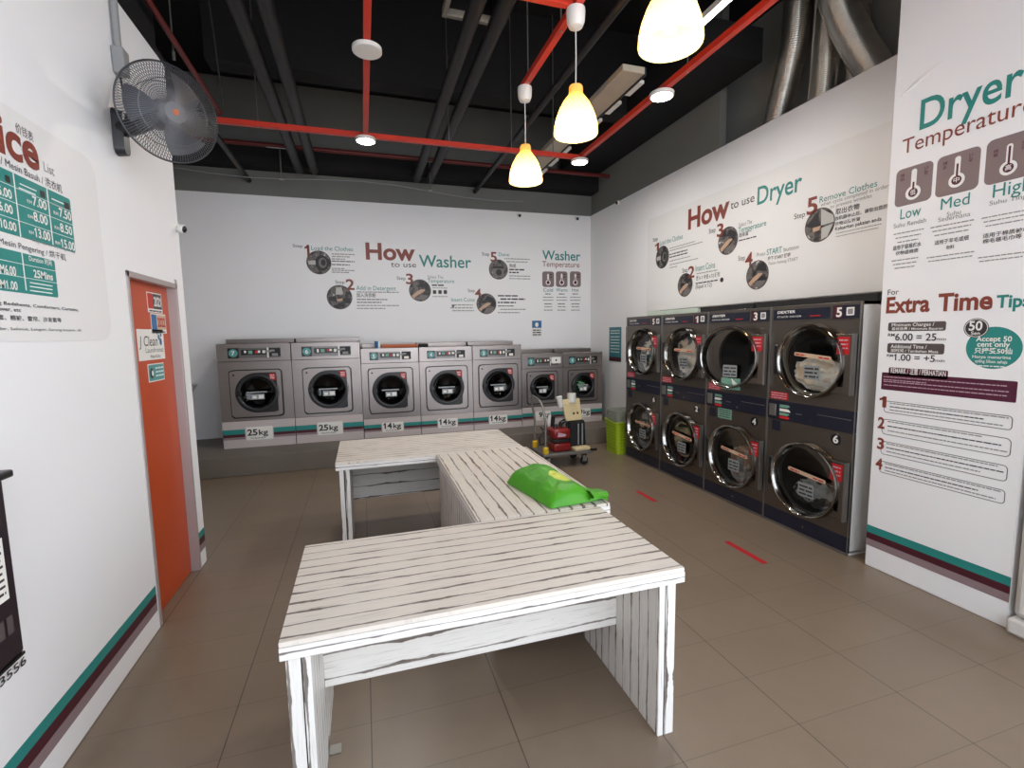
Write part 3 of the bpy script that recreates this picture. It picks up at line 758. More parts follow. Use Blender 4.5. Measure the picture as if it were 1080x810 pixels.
LEFT = [
  ('P','heading'),
  ('T','价钱表', 2.417, 2.522, 2.535, 0.036, 'gy', 0),
  ('T','Price', 2.119, 2.542, 2.431, 0.138, 'br', 3),
  ('T','List', 2.571, 2.643, 2.441, 0.039, 'lg', 0),
  ('T','Washing Machine / Mesin Basuh / 洗衣机', 2.008, 2.688, 2.383, 0.028, 'dk', 0),
  ('P','price_table'),
  ('B', 2.038, 2.744, 2.132, 2.371, 'te', 0.05, 0),
  ('B', 2.368, 2.375, 2.133, 2.371, 'wh', 0, 0),
  ('B', 2.572, 2.58, 2.139, 2.376, 'wh', 0, 0),
  ('L', 2.056, 2.763, 2.316, 0.003, 'wl'),
  ('L', 2.046, 2.751, 2.256, 0.003, 'wl'),
  ('L', 2.036, 2.739, 2.192, 0.003, 'wl'),
  ('T','7.00', 2.469, 2.56, 2.277, 0.035, 'wh', 2),
  ('T','RM', 2.435, 2.464, 2.278, 0.013, 'wh', 1),
  ('T','8.00', 2.464, 2.555, 2.215, 0.035, 'wh', 2),
  ('T','RM', 2.43, 2.459, 2.218, 0.013, 'wh', 1),
  ('T','13.00', 2.459, 2.561, 2.151, 0.035, 'wh', 2),
  ('T','RM', 2.425, 2.453, 2.156, 0.013, 'wh', 1),
  ('T','7.50', 2.645, 2.737, 2.273, 0.036, 'wh', 2),
  ('T','RM', 2.605, 2.638, 2.274, 0.014, 'wh', 1),
  ('T','8.50', 2.64, 2.732, 2.208, 0.036, 'wh', 2),
  ('T','RM', 2.6, 2.633, 2.211, 0.014, 'wh', 1),
  ('T','15.00', 2.634, 2.741, 2.14, 0.036, 'wh', 2),
  ('T','RM', 2.594, 2.627, 2.146, 0.014, 'wh', 1),
  ('T','5.00', 2.274, 2.348, 2.267, 0.032, 'wh', 2),
  ('T','RM', 2.246, 2.27, 2.269, 0.012, 'wh', 1),
  ('T','6.00', 2.269, 2.343, 2.21, 0.031, 'wh', 2),
  ('T','RM', 2.241, 2.264, 2.213, 0.012, 'wh', 1),
  ('T','10.00', 2.263, 2.352, 2.148, 0.031, 'wh', 2),
  ('T','RM', 2.236, 2.259, 2.153, 0.012, 'wh', 1),
  ('L', 2.403, 2.504, 2.338, 0.006, 'wl'),
  ('L', 2.394, 2.495, 2.32, 0.007, 'wl'),
  ('L', 2.603, 2.727, 2.334, 0.007, 'wl'),
  ('L', 2.593, 2.716, 2.314, 0.007, 'wl'),
  ('B', 2.323, 2.35, 2.325, 2.35, 'dk', 0.2, 0),
  ('B', 2.525, 2.559, 2.325, 2.352, 'dk', 0.2, 0),
  ('B', 2.691, 2.731, 2.319, 2.348, 'dk', 0.2, 0),
  ('P','footnote_text'),
  ('T','* 40kg, heavier dry weight only', 2.414, 2.74, 2.129, 0.011, 'lg', 0),
  ('P','heading'),
  ('T','Drying Machine / Mesin Pengering / 烘干机', 1.96, 2.659, 2.086, 0.022, 'dk', 0),
  ('P','price_table'),
  ('B', 1.997, 2.573, 1.916, 2.072, 'te', 0.06, 0),
  ('B', 2.363, 2.37, 1.928, 2.081, 'wh', 0, 0),
  ('L', 2.007, 2.584, 2.027, 0.003, 'wl'),
  ('L', 2.0, 2.573, 1.976, 0.003, 'wl'),
  ('T','Duration 时间', 2.405, 2.549, 2.048, 0.019, 'wh', 1),
  ('T','RM6.00', 2.214, 2.319, 1.979, 0.032, 'wh', 2),
  ('T','25Mins', 2.422, 2.547, 1.986, 0.029, 'wh', 2),
  ('T','RM1.00', 2.205, 2.318, 1.925, 0.03, 'wh', 2),
  ('L', 2.394, 2.539, 1.959, 0.006, 'wl'),
  ('L', 2.391, 2.536, 1.944, 0.006, 'wl'),
  ('L', 2.389, 2.533, 1.928, 0.006, 'wl'),
  ('P','footnote_text'),
  ('T','For washing Bedsheets, Comforters, Curtains,', 2.049, 2.715, 1.865, 0.012, 'dk', 1),
  ('T','Pillow Cover, etc', 2.086, 2.321, 1.843, 0.014, 'dk', 1),
  ('T','如：床单、被套、棉被、窗帘、沙发套等', 2.003, 2.573, 1.809, 0.018, 'dk', 1),
  ('T','(boleh mencuci) Cadar, Selimut, Langsir, Sarung kusyen, dll.', 1.926, 2.723, 1.773, 0.01, 'dk', 0),
  ('P','phone_number'),
  ('T','07-336 3556', 1.76, 2.116, 0.548, 0.03, 'dk', 1),
  ('L', 1.87, 2.073, 0.575, 0.007, 'lg'),
]
setup_materials()
XL, XR, XP, YB = -1.25, 4.0, 3.46, 8.0          # left wall, right wall, pillar / dryer fronts, back wall
ZC = 5.4

# ------------------------------------------------------------------ the room
struct('floor', B((-3.2, 5.0, -2.4, 8.15, -.1, 0)), M['tile'])
struct('ceiling', B((-3.2, 5.0, -2.4, 8.15, ZC, ZC + .12)), M['black_paint'])
struct('wall_back', B((-2.7, 4.15, YB, YB + .12, 0, 3.805)), M['white_wall'])
struct('wall_back_upper', B((-2.7, 4.15, YB, YB + .12, 3.805, ZC)), M['dark_wall'])
struct('wall_left', B((XL - .14, XL, -2.3, 3.235, 0, 3.65), (XL - .14, XL, 3.99, 4.14, 0, 3.65), (XL - .14, XL, 3.235, 3.99, 2.12, 3.65)), M['white_wall'])
struct('wall_left_upper', B((XL - .16, XL - .04, -2.3, 4.14, 3.65, ZC)), M['black_paint'])
struct('wall_left_return', B((-2.8, XL - .14, 4.02, 4.14, 0, ZC)), M['white_wall'])
struct('wall_left_rear', B((-2.82, -2.7, 4.14, YB, 0, 3.805)), M['white_wall'])
struct('wall_left_rear_upper', B((-2.82, -2.7, 4.14, YB, 3.805, ZC)), M['dark_wall'])
struct('wall_right', B((XR, XR + .1, 5.86, YB, 0, 3.81)), M['white_wall'])
struct('wall_right_lintel', B((XR, XR + .1, 2.45, 5.86, 2.025, 3.81)), M['white_wall'])
struct('wall_right_upper', B((XR + .01, XR + .1, 4.77, YB, 3.81, ZC)), M['dark_wall'])
struct('wall_right_recess', B((4.66, 4.78, 1.6, 5.95, 0, ZC)), M['recess'])
struct('wall_right_recess_end', B((XR + .1, 4.66, 5.87, 5.95, 0, ZC)), M['recess'])
struct('wall_right_pillar', B((XP, 4.66, 1.63, 2.45, 0, ZC)), M['white_wall'], .006)
struct('wall_right_front', B((4.05, 4.17, .75, 1.63, 0, ZC), (4.05, 4.17, -2.3, .75, 4.5, ZC)), M['white_wall'])
# shopfront behind the photographer: piers, head and slim mullions around tall open bays
struct('wall_front', B((XL - .14, -1.05, -2.36, -2.24, 0, ZC), (3.75, 4.17, -2.36, -2.24, 0, ZC), (-1.05, 3.75, -2.36, -2.24, 4.5, ZC)), M['white_wall'])
struct('window_1', B((.52, .58, -2.33, -2.27, 0, 4.5), (2.12, 2.18, -2.33, -2.27, 0, 4.5), (-1.05, 3.75, -2.33, -2.27, 2.42, 2.48), (-1.05, 3.75, -2.33, -2.27, 0, .06)), M['black_steel'])
struct('unseen_side_window', B((4.08, 4.14, -.75, -.69, 0, 4.5), (4.08, 4.14, -2.24, .75, 2.42, 2.48), (4.08, 4.14, -2.24, .75, 0, .06)), M['black_steel'])  # unseen side bays, opened so daylight brightens the left wall
struct('platform', B((-2.7, 3.98, 6.62, YB, 0, .25)), M['step'], .008)
struct('ceiling_beam', B((-2.7, 4.0, 7.7, 7.99, 4.15, 4.45)), M['black_paint'])
struct('ceiling_beam', B((3.3, 3.99, 4.15, 7.7, 4.43, 4.75)), M['black_paint'])
struct('ceiling_beam', B((XL - .1, 4.0, 2.2, 2.5, 4.4, ZC)), M['black_paint'])
struct('ceiling_beam', B((XL - .1, 4.0, 5.6, 5.85, 4.45, ZC)), M['black_paint'])

def stripes(name, axis, fixed, a, b, zs, out):
    """three painted bands low on a wall: teal, maroon, mauve."""
    bm = bmesh.new()
    for i in range(3):
        z1, z0 = zs[i], zs[i + 1]; e = .0015
        x0, x1 = sorted((fixed, fixed + out * e)); box(bm, x0, x1, a, b, z0, z1, mi=i)
    struct(name, bm, [M['te'], M['maroon_dark'], M['mv']])
stripes('trim_1', 'y', XL, -2.2, 3.22, (.272, .222, .170, .118), 1)
stripes('trim_2', 'y', XL, 4.0, 4.139, (.272, .222, .170, .118), 1)
stripes('trim_3', 'y', XP, 1.632, 2.449, (.306, .253, .206, .155), -1)

# orange door, recessed in the left wall
DX = XL - .075
door = thing('door_1', 'orange flush door with four stickers in grey frame', 'door', (XL, 3.235, 0), 0, None, 'structure')
fr = bmesh.new()
box(fr, -.13, .006, 0, .03, 0, 2.12); box(fr, -.13, .006, .735, .765, 0, 2.15); box(fr, -.13, .006, 0, .765, 2.085, 2.12)
obj('door_frame', fr, M['jamb'], door, .003)
leaf = obj('door_leaf', B((-.092, -.052, .03, .735, .006, 2.085)), M['orange_door'], door, .002)
def sticker(name, y0, y1, z0, z1, mats, draw=None):
    bm = bmesh.new(); box(bm, -.0519, -.0505, y0, y1, z0, z1)
    s = obj(name, bm, mats[0], door); R = Matrix.Translation((-.0505, 0, 0)) @ Matrix.Rotation(radians(90), 4, 'Z')
    for i, (m, fn) in enumerate(draw or []):
        bm = bmesh.new(); fn(bm); bmesh.ops.transform(bm, matrix=R, verts=bm.verts); obj('lettering', bm, M[m], s, smooth=False)
sticker('door_sticker', .395, .625, 1.905, 2.035, [M['paper']], [
    ('black_plastic', lambda b: flat(b, rrect(.48, .618, 1.93, 2.028, .004), -.0006)),
    ('red_frame', lambda b: flat(b, rrect(.4, .478, 1.93, 2.028, .004), -.0006)),
    ('wh', lambda b: text(b, '2021', .492, .608, 1.95, .058, -.0012, 3)), ('dk', lambda b: dashes(b, .41, .61, 1.911, .012, -.001, random.Random(2)))])
sticker('door_sticker', .425, .665, 1.77, 1.9, [M['paper']], [
    ('blue', lambda b: flat(b, rrect(.43, .51, 1.795, 1.893, .004), -.0006)),
    ('tan_label', lambda b: flat(b, rrect(.512, .66, 1.795, 1.893, .004), -.0006)),
    ('red', lambda b: text(b, '2022', .525, .65, 1.815, .058, -.0012, 3)), ('dk', lambda b: dashes(b, .44, .65, 1.776, .012, -.001, random.Random(3)))])
sticker('door_sticker', .2, .6, 1.6, 1.795, [M['paper']], [
    ('dk', lambda b: text(b, 'J Clean', .22, .49, 1.69, .062, -.001, 0, slant=.15)),
    ('grey_plastic', lambda b: text(b, 'Laundromat', .3, .58, 1.648, .032, -.001, 0)),
    ('dk', lambda b: text(b, 'Wash & Dry', .36, .52, 1.612, .02, -.001, 0)),
    ('blue', lambda b: [flat(b, ell(x, z, r, r * 1.2, 16), -.001) for x, z, r in ((.52, 1.745, .016), (.545, 1.715, .02), (.555, 1.76, .012), (.5, 1.77, .008))])])
sticker('door_sticker', .31, .56, 1.46, 1.575, [M['paper']], [
    ('badge', lambda b: flat(b, rrect(.316, .554, 1.466, 1.569, .006), -.0006)),
    ('dk', lambda b: flat(b, ell(.36, 1.515, .028, .034, 24), -.001)), ('wh', lambda b: flat(b, ell(.372, 1.515, .014, .018, 20), -.0014)),
    ('wl', lambda b: [dashes(b, .42, .545, z, .012, -.001, random.Random(5)) for z in (1.54, 1.515, 1.49)])])
hb = bmesh.new(); lathe(hb, [(.0, .0), (.014, 0), (.014, .012), (.0, .014)], Matrix.Translation((-.052, .09, 1.07)) @ Matrix.Rotation(radians(90), 4, 'Y'), 20)
obj('door_lock', hb, M['dull_steel'], door)

# ------------------------------------------------------------------ wall graphics
def wall_poster(name, wall, u0, u1, z0, z1, label, spec, seed, sheet=True, rad=.06):
    uc = (u0 + u1) / 2
    loc, rot = {'B': ((uc, YB, z0), 0), 'R': ((XR, -uc, z0), -pi / 2), 'P': ((XP, -uc, z0), -pi / 2), 'L': ((XL, uc, z0), pi / 2)}[wall]
    t = thing(name, label, 'poster', loc, rot)
    if sheet:
        bm = bmesh.new(); prism(bm, rrect(u0 - uc, u1 - uc, 0, z1 - z0, rad), -.004, -.0002); obj('film', bm, M['film'] if wall in 'RL' else M['white_wall'], t, smooth=False)
    graphics(t, spec, uc, z0, seed); return t
wall_poster('washer_guide_poster', 'B', -1.02, 3.98, 2.02, 3.36, 'printed wall film explaining how to use washer above the washers', BACK, 1)
wall_poster('dryer_guide_poster', 'R', -6.17, -2.5, 2.03, 3.33, 'printed wall film explaining how to use dryer above the stacked dryers', RIGHT, 2)
pp = wall_poster('dryer_tips_poster', 'P', -2.445, -1.635, .31, 3.34, 'printed pillar film with dryer temperature icons and extra time tips', PILLAR, 3, True, .01)
# lifted crease in the film near its top corner
bm = bmesh.new(); n = 14
for i in range(n + 1):
    s = i / n; w = .03 * sin(pi * min(1, s * 1.02) * .9) ** 1 * (1 - s) ** .6 + .002
    for k, (dx, dy) in enumerate(((-w, -.0045), (0, -.0045 - .011 * (1 - s)), (w * .5, -.0045))):
        bm.verts.new((-.355 + .22 * s + dx * .5, dy, 2.935 + .1 * s - dx * .9))
bm.verts.ensure_lookup_table()
for i in range(n):
    for k in range(2): bm.faces.new([bm.verts[j] for j in (i * 3 + k, i * 3 + k + 1, i * 3 + k + 4, i * 3 + k + 3)])
obj('film_crease', bm, M['film'], pp)
wall_poster('price_list_poster', 'L', 1.2, 3.0, 1.73, 2.62, 'printed price list film with teal tables beside the wall fan', LEFT[:LEFT.index(('P', 'phone_number'))], 4, True, .09)
ph = [s for s in LEFT if '3556' in str(s[1])]
wall_poster('phone_number_lettering', 'L', 1.7, 2.13, .53, .64, 'black phone number lettering on white wall below the dark box', ph + [('L', 1.8, 2.11, .592, .012, 'lg')], 5, False)

def small_sign(name, wall, u0, u1, z0, z1, label, m, draw, cat='sign'):
    uc = (u0 + u1) / 2; loc, rot = {'B': ((uc, YB, z0), 0), 'R': ((XR, -uc, z0), -pi / 2)}[wall]
    t = thing(name, label, cat, loc, rot); bm = bmesh.new(); prism(bm, rrect(u0 - uc, u1 - uc, 0, z1 - z0, .008), -.009, -.0045); obj('board', bm, m, t)
    for c, fn in draw: 
        bm = bmesh.new(); fn(bm); obj('lettering', bm, M[c], t, smooth=False)
small_sign('surveillance_sign', 'B', 2.855, 3.04, 1.68, 1.96, 'small blue and white camera notice above the washers', M['paper'], [
    ('blue', lambda b: flat(b, rrect(-.088, .088, .15, .276, .006), -.0096)),
    ('wh', lambda b: flat(b, ell(0, .205, .032, .04, 24), -.0102)),
    ('dk', lambda b: [dashes(b, -.075, .075, z, .026, -.0098, random.Random(int(z * 999))) for z in (.1, .06, .02)])])
rr = random.Random(11)
small_sign('notice_board', 'R', -7.28, -6.89, 1.25, 1.815, 'tall teal notice beside the far end of the dryers', M['teal_poster'], [
    ('wl', lambda b: [dashes(b, -.15, .15, z, .016, -.0098, rr) for z in (.5, .46, .4, .35, .3, .25, .2, .15)]), ('maroon_dark', lambda b: flat(b, [(-.19, .005), (.19, .005), (.19, .07), (-.19, .07)], -.0098))])
small_sign('notice_board', 'R', -6.74, -6.42, 1.25, 1.815, 'dark brown notice half hidden between teal notice and dryers', M['maroon_dark'], [('mw', lambda b: [dashes(b, -.12, .12, z, .016, -.0098, rr) for z in (.48, .42, .36, .3, .2)])])

# ------------------------------------------------------------------ washers
NUM_OFF = 0
def washer(x0, w, H, door_r, D, ch, bh, num, kg, label, seed, group='front loading washers along the back wall'):
    rnd = random.Random(seed)
    t = thing('washing_machine', label, 'washing machine', (x0, 7.15, .25), 0, group)
    g = .004
    cb = bmesh.new()
    box(cb, g, g + .03, .02, .8, 0, H); box(cb, w - g - .03, w - g, .02, .8, 0, H); box(cb, g, w - g, .02, .8, H - .03, H); box(cb, g, w - g, .77, .8, 0, H); box(cb, g, w - g, .02, .8, 0, .03)
    obj('cabinet', cb, M['steel'], t)
    cx, cz, R, e = D; r = R * .86
    pz0, pz1 = bh, H - ch
    fp = bmesh.new(); holed_plate(fp, [(g, pz0 + .003), (w - g, pz0 + .003), (w - g, pz1 - .003), (g, pz1 - .003)], (cx, cz), r, 0, .02)
    obj('front_panel', fp, M['steel'], t)
    cp = obj('control_panel', B((g, w - g, -.004, .02, H - ch, H)), M['steel'], t, .004)
    s = w / .9; z1, z0 = H - .055, H - ch + .045
    obj('panel_inlay', B((.135 * s, .775 * s, -.007, -.003, z0, z1)), M['inlay'], cp)
    obj('number_plate', B((.135 * s, .265 * s, -.0085, -.006, z0, z1)), M['black_plastic'], cp)
    bd = bmesh.new(); lathe(bd, [(0, .003), (.052 * min(1, ch / .23), .003), (.054 * min(1, ch / .23), 0)], front_at(.2 * s, (z0 + z1) / 2, -.0085), 32); obj('number_badge', bd, M['badge'], cp)
    bm = bmesh.new(); text(bm, num, .18 * s, .22 * s, (z0 + z1) / 2 - .026, .052, -.0125, 2); obj('lettering', bm, M['wh'], cp, smooth=False)
    zm = (z0 + z1) / 2 + .008
    obj('display', B((.295 * s, .6 * s, -.0105, -.006, zm - .035, zm + .035)), M['black_plastic'], cp)
    for mm, a, b in (('wh', .33, .355), ('mint_label', .38, .43), ('red', .462, .49), ('paper', .495, .525), ('paper', .55, .585)):
        bm = bmesh.new(); zz = .02 * rnd.uniform(.3, 1.2); flat(bm, [(a * s, zm - zz), (b * s, zm - zz), (b * s, zm + .022), (a * s, zm + .022)], -.0112); obj('panel_print', bm, M[mm], cp, smooth=False)
    obj('divider', B((.607 * s, .625 * s, -.011, -.006, z0, z1)), M['wht_plastic'], cp)
    obj('coin_slot_plate', B((.635 * s, .77 * s, -.0105, -.006, zm - .06, zm + .05)), M['black_steel'], cp)
    bm = bmesh.new(); box(bm, .645 * s, .7 * s, -.013, -.01, zm + .005, zm + .03); box(bm, .59 * s, .66 * s, -.013, -.01, zm - .004, zm + .02); obj('coin_slot', bm, M['grey_plastic'], cp)
    obj('coin_cup', B((.665 * s, .74 * s, -.016, -.01, zm - .056, zm - .02)), M['paper'] if num in '543' else M['grey_plastic'], cp, .003)
    # door
    dx0, dx1, dz0, dz1 = door_r
    sm = bmesh.new(); holed_plate(sm, rrect(dx0 - .011, dx1 + .016, dz0 - .016, dz1 + .011, .045), (cx, cz), R * .99, -.003, 0); obj('door_gasket', sm, M['black_plastic'], t)
    dp = bmesh.new(); holed_plate(dp, rrect(dx0, dx1, dz0, dz1, .04), (cx, cz), R * .97, -.022, -.003)
    d = obj('door', dp, M['steel'], t, .004)
    # D shaped black surround with round port
    poly = [(cx + R * cos(a), cz + R * sin(a)) for a in [pi / 2 + pi * k / 28 for k in range(29)]]
    poly = rr_corner(cx + e, cz - R, cx + e, cz + R, poly)
    sp = bmesh.new(); holed_plate(sp, poly, (cx, cz), R * .8, -.034, -.0225); obj('door_surround', sp, M['black_plastic'], d, .003)
    rg = bmesh.new(); lathe(rg, [(R * .93, .003), (R * .92, .012), (R * .86, .016), (R * .8, .01), (R * .78, -.01)], front_at(cx, cz, -.033), 56); obj('door_ring', rg, M['fan_black'], d)
    gl = bmesh.new(); lathe(gl, [(R * .8, .0), (R * .74, -.03), (R * .5, -.065), (0, -.075)], front_at(cx, cz, -.034), 48); obj('door_glass', gl, M['glass_dark'], d)
    obj('door_handle', B((cx - R * .98, cx - R * .72, -.055, -.033, cz - .035, cz + .035)), M['black_plastic'], d, .01)
    st = bmesh.new(); x1 = cx + e - .012; box(st, x1 - .075, x1, -.0362, -.0342, cz + R - .105, cz + R - .015); so = obj('warning_sticker', st, M['red'], d)
    bm = bmesh.new(); [dashes(bm, x1 - .065, x1 - .012, cz + R - .04 - i * .022, .011, -.0366, rnd) for i in range(3)]; obj('lettering', bm, M['wh'], so, smooth=False)
    bm = bmesh.new(); box(bm, cx - R * .5, cx + R * .42, -.0352, -.0342, cz + .0, cz + .018); obj('strip_label', bm, M['grey_label'], d)
    bm = bmesh.new(); box(bm, cx - R * .3, cx + R * .3, -.0362, -.0342, cz - .09, cz - .018); lb = obj('instruction_label', bm, M['grey_label'], d)
    bm = bmesh.new(); flat(bm, [(cx - R * .24, cz - .075), (cx - R * .06, cz - .075), (cx - R * .06, cz - .04), (cx - R * .24, cz - .04)], -.0366); flat(bm, [(cx + R * .04, cz - .078), (cx + R * .26, cz - .078), (cx + R * .26, cz - .03), (cx + R * .04, cz - .03)], -.0366); obj('lettering', bm, M['wh'], lb, smooth=False)
    lk = bmesh.new(); lathe(lk, [(0, .004), (.011, .004), (.013, 0)], front_at(dx0 + .05, dz1 - .06, -.022), 18); obj('door_lock', lk, M['black_plastic'], d)
    # base board with stripe and capacity plate
    bp = obj('base_panel', B((g, w - g, -.006, .02, 0, bh)), M['base_board'], t, .003)
    k = bh / .363
    for mm, a, b in (('te', .19, .255), ('maroon_dark', .15, .19), ('mv', .118, .15)):
        for xa, xb in ((g, .3 * w), (.69 * w, w - g)): 
            bm = bmesh.new(); flat(bm, [(xa, a * k), (xb, a * k), (xb, b * k), (xa, b * k)], -.0068); obj('base_stripe', bm, M[mm], bp, smooth=False)
    pl = obj('capacity_plate', B((.315 * w, .68 * w, -.009, -.006, .1 * k, .28 * k)), M['paper'], bp)
    bm = bmesh.new(); n1, n2 = kg[:-2], kg[-2:]; two = len(n1) == 2; xs = (.33 if two else .4) * w; wa = .125 if two else .06
    text(bm, n1, xs, xs + wa, .165 * k, .08, -.0096, 3); text(bm, n2, xs + wa + .015, xs + wa + .13, .165 * k, .07, -.0096, 2)
    text(bm, 'WASHER', xs + .03, xs + wa + .1, .115 * k, .02, -.0096, 0); obj('lettering', bm, M['dk'], pl, smooth=False)
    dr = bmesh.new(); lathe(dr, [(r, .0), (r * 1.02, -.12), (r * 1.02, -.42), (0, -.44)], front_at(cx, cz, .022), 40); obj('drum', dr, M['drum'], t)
    rc = bmesh.new(); box(rc, .02, w - g, .42, .8, H, H + .06); obj('rear_cover', rc, M['steel'], t, .004)
    kn = bmesh.new(); lathe(kn, [(0, .012), (.012, .01), (.012, 0)], Matrix.Translation((w - .012, .03, H)), 12); obj('corner_cap', kn, M['black_plastic'], t)
    return t
def rr_corner(xa, za, xb, zb, left):
    r = .02; out = list(left)
    for cx_, cz_, a0 in ((xa - r, za + r, 270), (xb - r, zb - r, 0)):
        for i in range(5): a = radians(a0 + 22.5 * i); out.append((cx_ + r * cos(a), cz_ + r * sin(a)))
    return out
D25, D14, D9 = ((.135, .76, .42, 1.05), (.463, .745, .27, .242)), ((.096, .716, .364, 1.011), (.405, .69, .265, .229)), ((.092, .605, .365, .87), (.342, .62, .21, .208))
washer(-1.85, .9, 1.405, *D25, .235, .363, '7', '25kg', 'stainless 25kg washer number 7 at the left end of the row', 1)
washer(-.95, .905, 1.405, *D25, .235, .363, '6', '25kg', 'stainless 25kg washer number 6 beside the shorter 14kg washers', 2)
washer(-.045, .822, 1.305, *D14, .216, .28, '5', '14kg', 'stainless 14kg washer number 5 with cup and orange tray on top', 3)
washer(.777, .806, 1.305, *D14, .216, .28, '4', '14kg', 'stainless 14kg washer number 4 in the middle of the row', 4)
washer(1.583, .789, 1.305, *D14, .216, .28, '3', '14kg', 'stainless 14kg washer number 3 beside the small 9kg washers', 5)
w2 = washer(2.372, .712, 1.155, *D9, .23, .3, '2', '9kg', 'small stainless 9kg washer number 2 with white card on its panel', 6)
washer(3.084, .712, 1.155, *D9, .23, .3, '1', '9kg', 'small stainless 9kg washer number 1 with green laundry at the right end', 7)
bm = bmesh.new(); box(bm, .5, .66, -.03, -.02, 1.0, 1.1); c_ = obj('paper_card', bm, M['paper'], w2); bm = bmesh.new(); flat(bm, ell(.58, 1.05, .014, .018, 12), -.031); obj('printed_mark', bm, M['dk'], c_, smooth=False)

def blob(name, label, cat, loc, size, mats, seed, amp=.22, freq=4., parent=None, group=None, rough_mix=True, sub=4):
    bm = bmesh.new(); bmesh.ops.create_icosphere(bm, subdivisions=sub, radius=1.)
    from mathutils import noise as mn
    for v in bm.verts:
        p = v.co.copy(); q = p * freq * .5 + Vector((seed * 3.3, seed * 1.7, seed))
        f = 1 + amp * mn.noise(q) + amp * .6 * mn.noise(q * 2.3) + amp * .4 * (1 - abs(mn.noise(q * 3.1)) * 2) * .5
        v.co = Vector((p.x * size[0], p.y * size[1], p.z * size[2])) * f
    for f in bm.faces:
        if len(mats) > 1:
            c = f.calc_center_median(); k = mn.noise(Vector((c.x / size[0], c.y / size[1], c.z / size[2])) * 1.5 + Vector((seed * 5.1, seed, 0)))
            f.material_index = min(len(mats) - 1, int((k + .6) / 1.2 * len(mats))) if k > -.6 else 0
    o = obj(name, bm, mats, parent); o.location = loc
    return tag(o, label, cat, group)
cl = lambda n, c: mat(n, c, .85, 0, .2, .16, 14, bump=.25)
blob('laundry_bundle', 'green laundry bundle behind the glass of washer number 1', 'laundry', (3.40, 7.25, .88), (.125, .07, .115), [cl('green cloth', (88, 150, 108)), cl('pale green cloth', (120, 176, 136))], 3, .35, 6)

# things lying on the washers
bm = bmesh.new(); lathe(bm, [(0, 0), (.036, 0), (.045, .1), (.042, .1), (.034, .006), (0, .006)], None, 28)
for f in bm.faces:
    c = f.calc_center_median()
    if c.x < .005 and c.z > .01: f.material_index = 1
cup = obj('paper_cup', bm, [M['paper'], M['blue']]); cup.location = (.2, 7.25, 1.555); tag(cup, 'blue and white cup on top of washer number 5', 'cup')
t = thing('storage_tray', 'orange brown tray lying on washers number 5 and 4', 'tray', (.5, 7.38, 1.555))
tb = bmesh.new(); box(tb, -.24, .28, -.1, .1, 0, .012); box(tb, -.24, .28, -.1, -.09, .012, .045); box(tb, -.24, .28, .09, .1, .012, .045); box(tb, -.24, -.23, -.09, .09, .012, .045); box(tb, .27, .28, -.09, .09, .012, .045); obj('tray_body', tb, M['orange_box'], t, .003)
bm = bmesh.new(); box(bm, -.07, .07, -.06, .06, 0, .05); b = obj('black_pouch', bm, mat('black cloth', (28, 27, 29), .8, bump=.2), None, .012); b.location = (.875, 7.38, 1.555); tag(b, 'small black pouch on washer number 4 beside the orange tray', 'pouch')
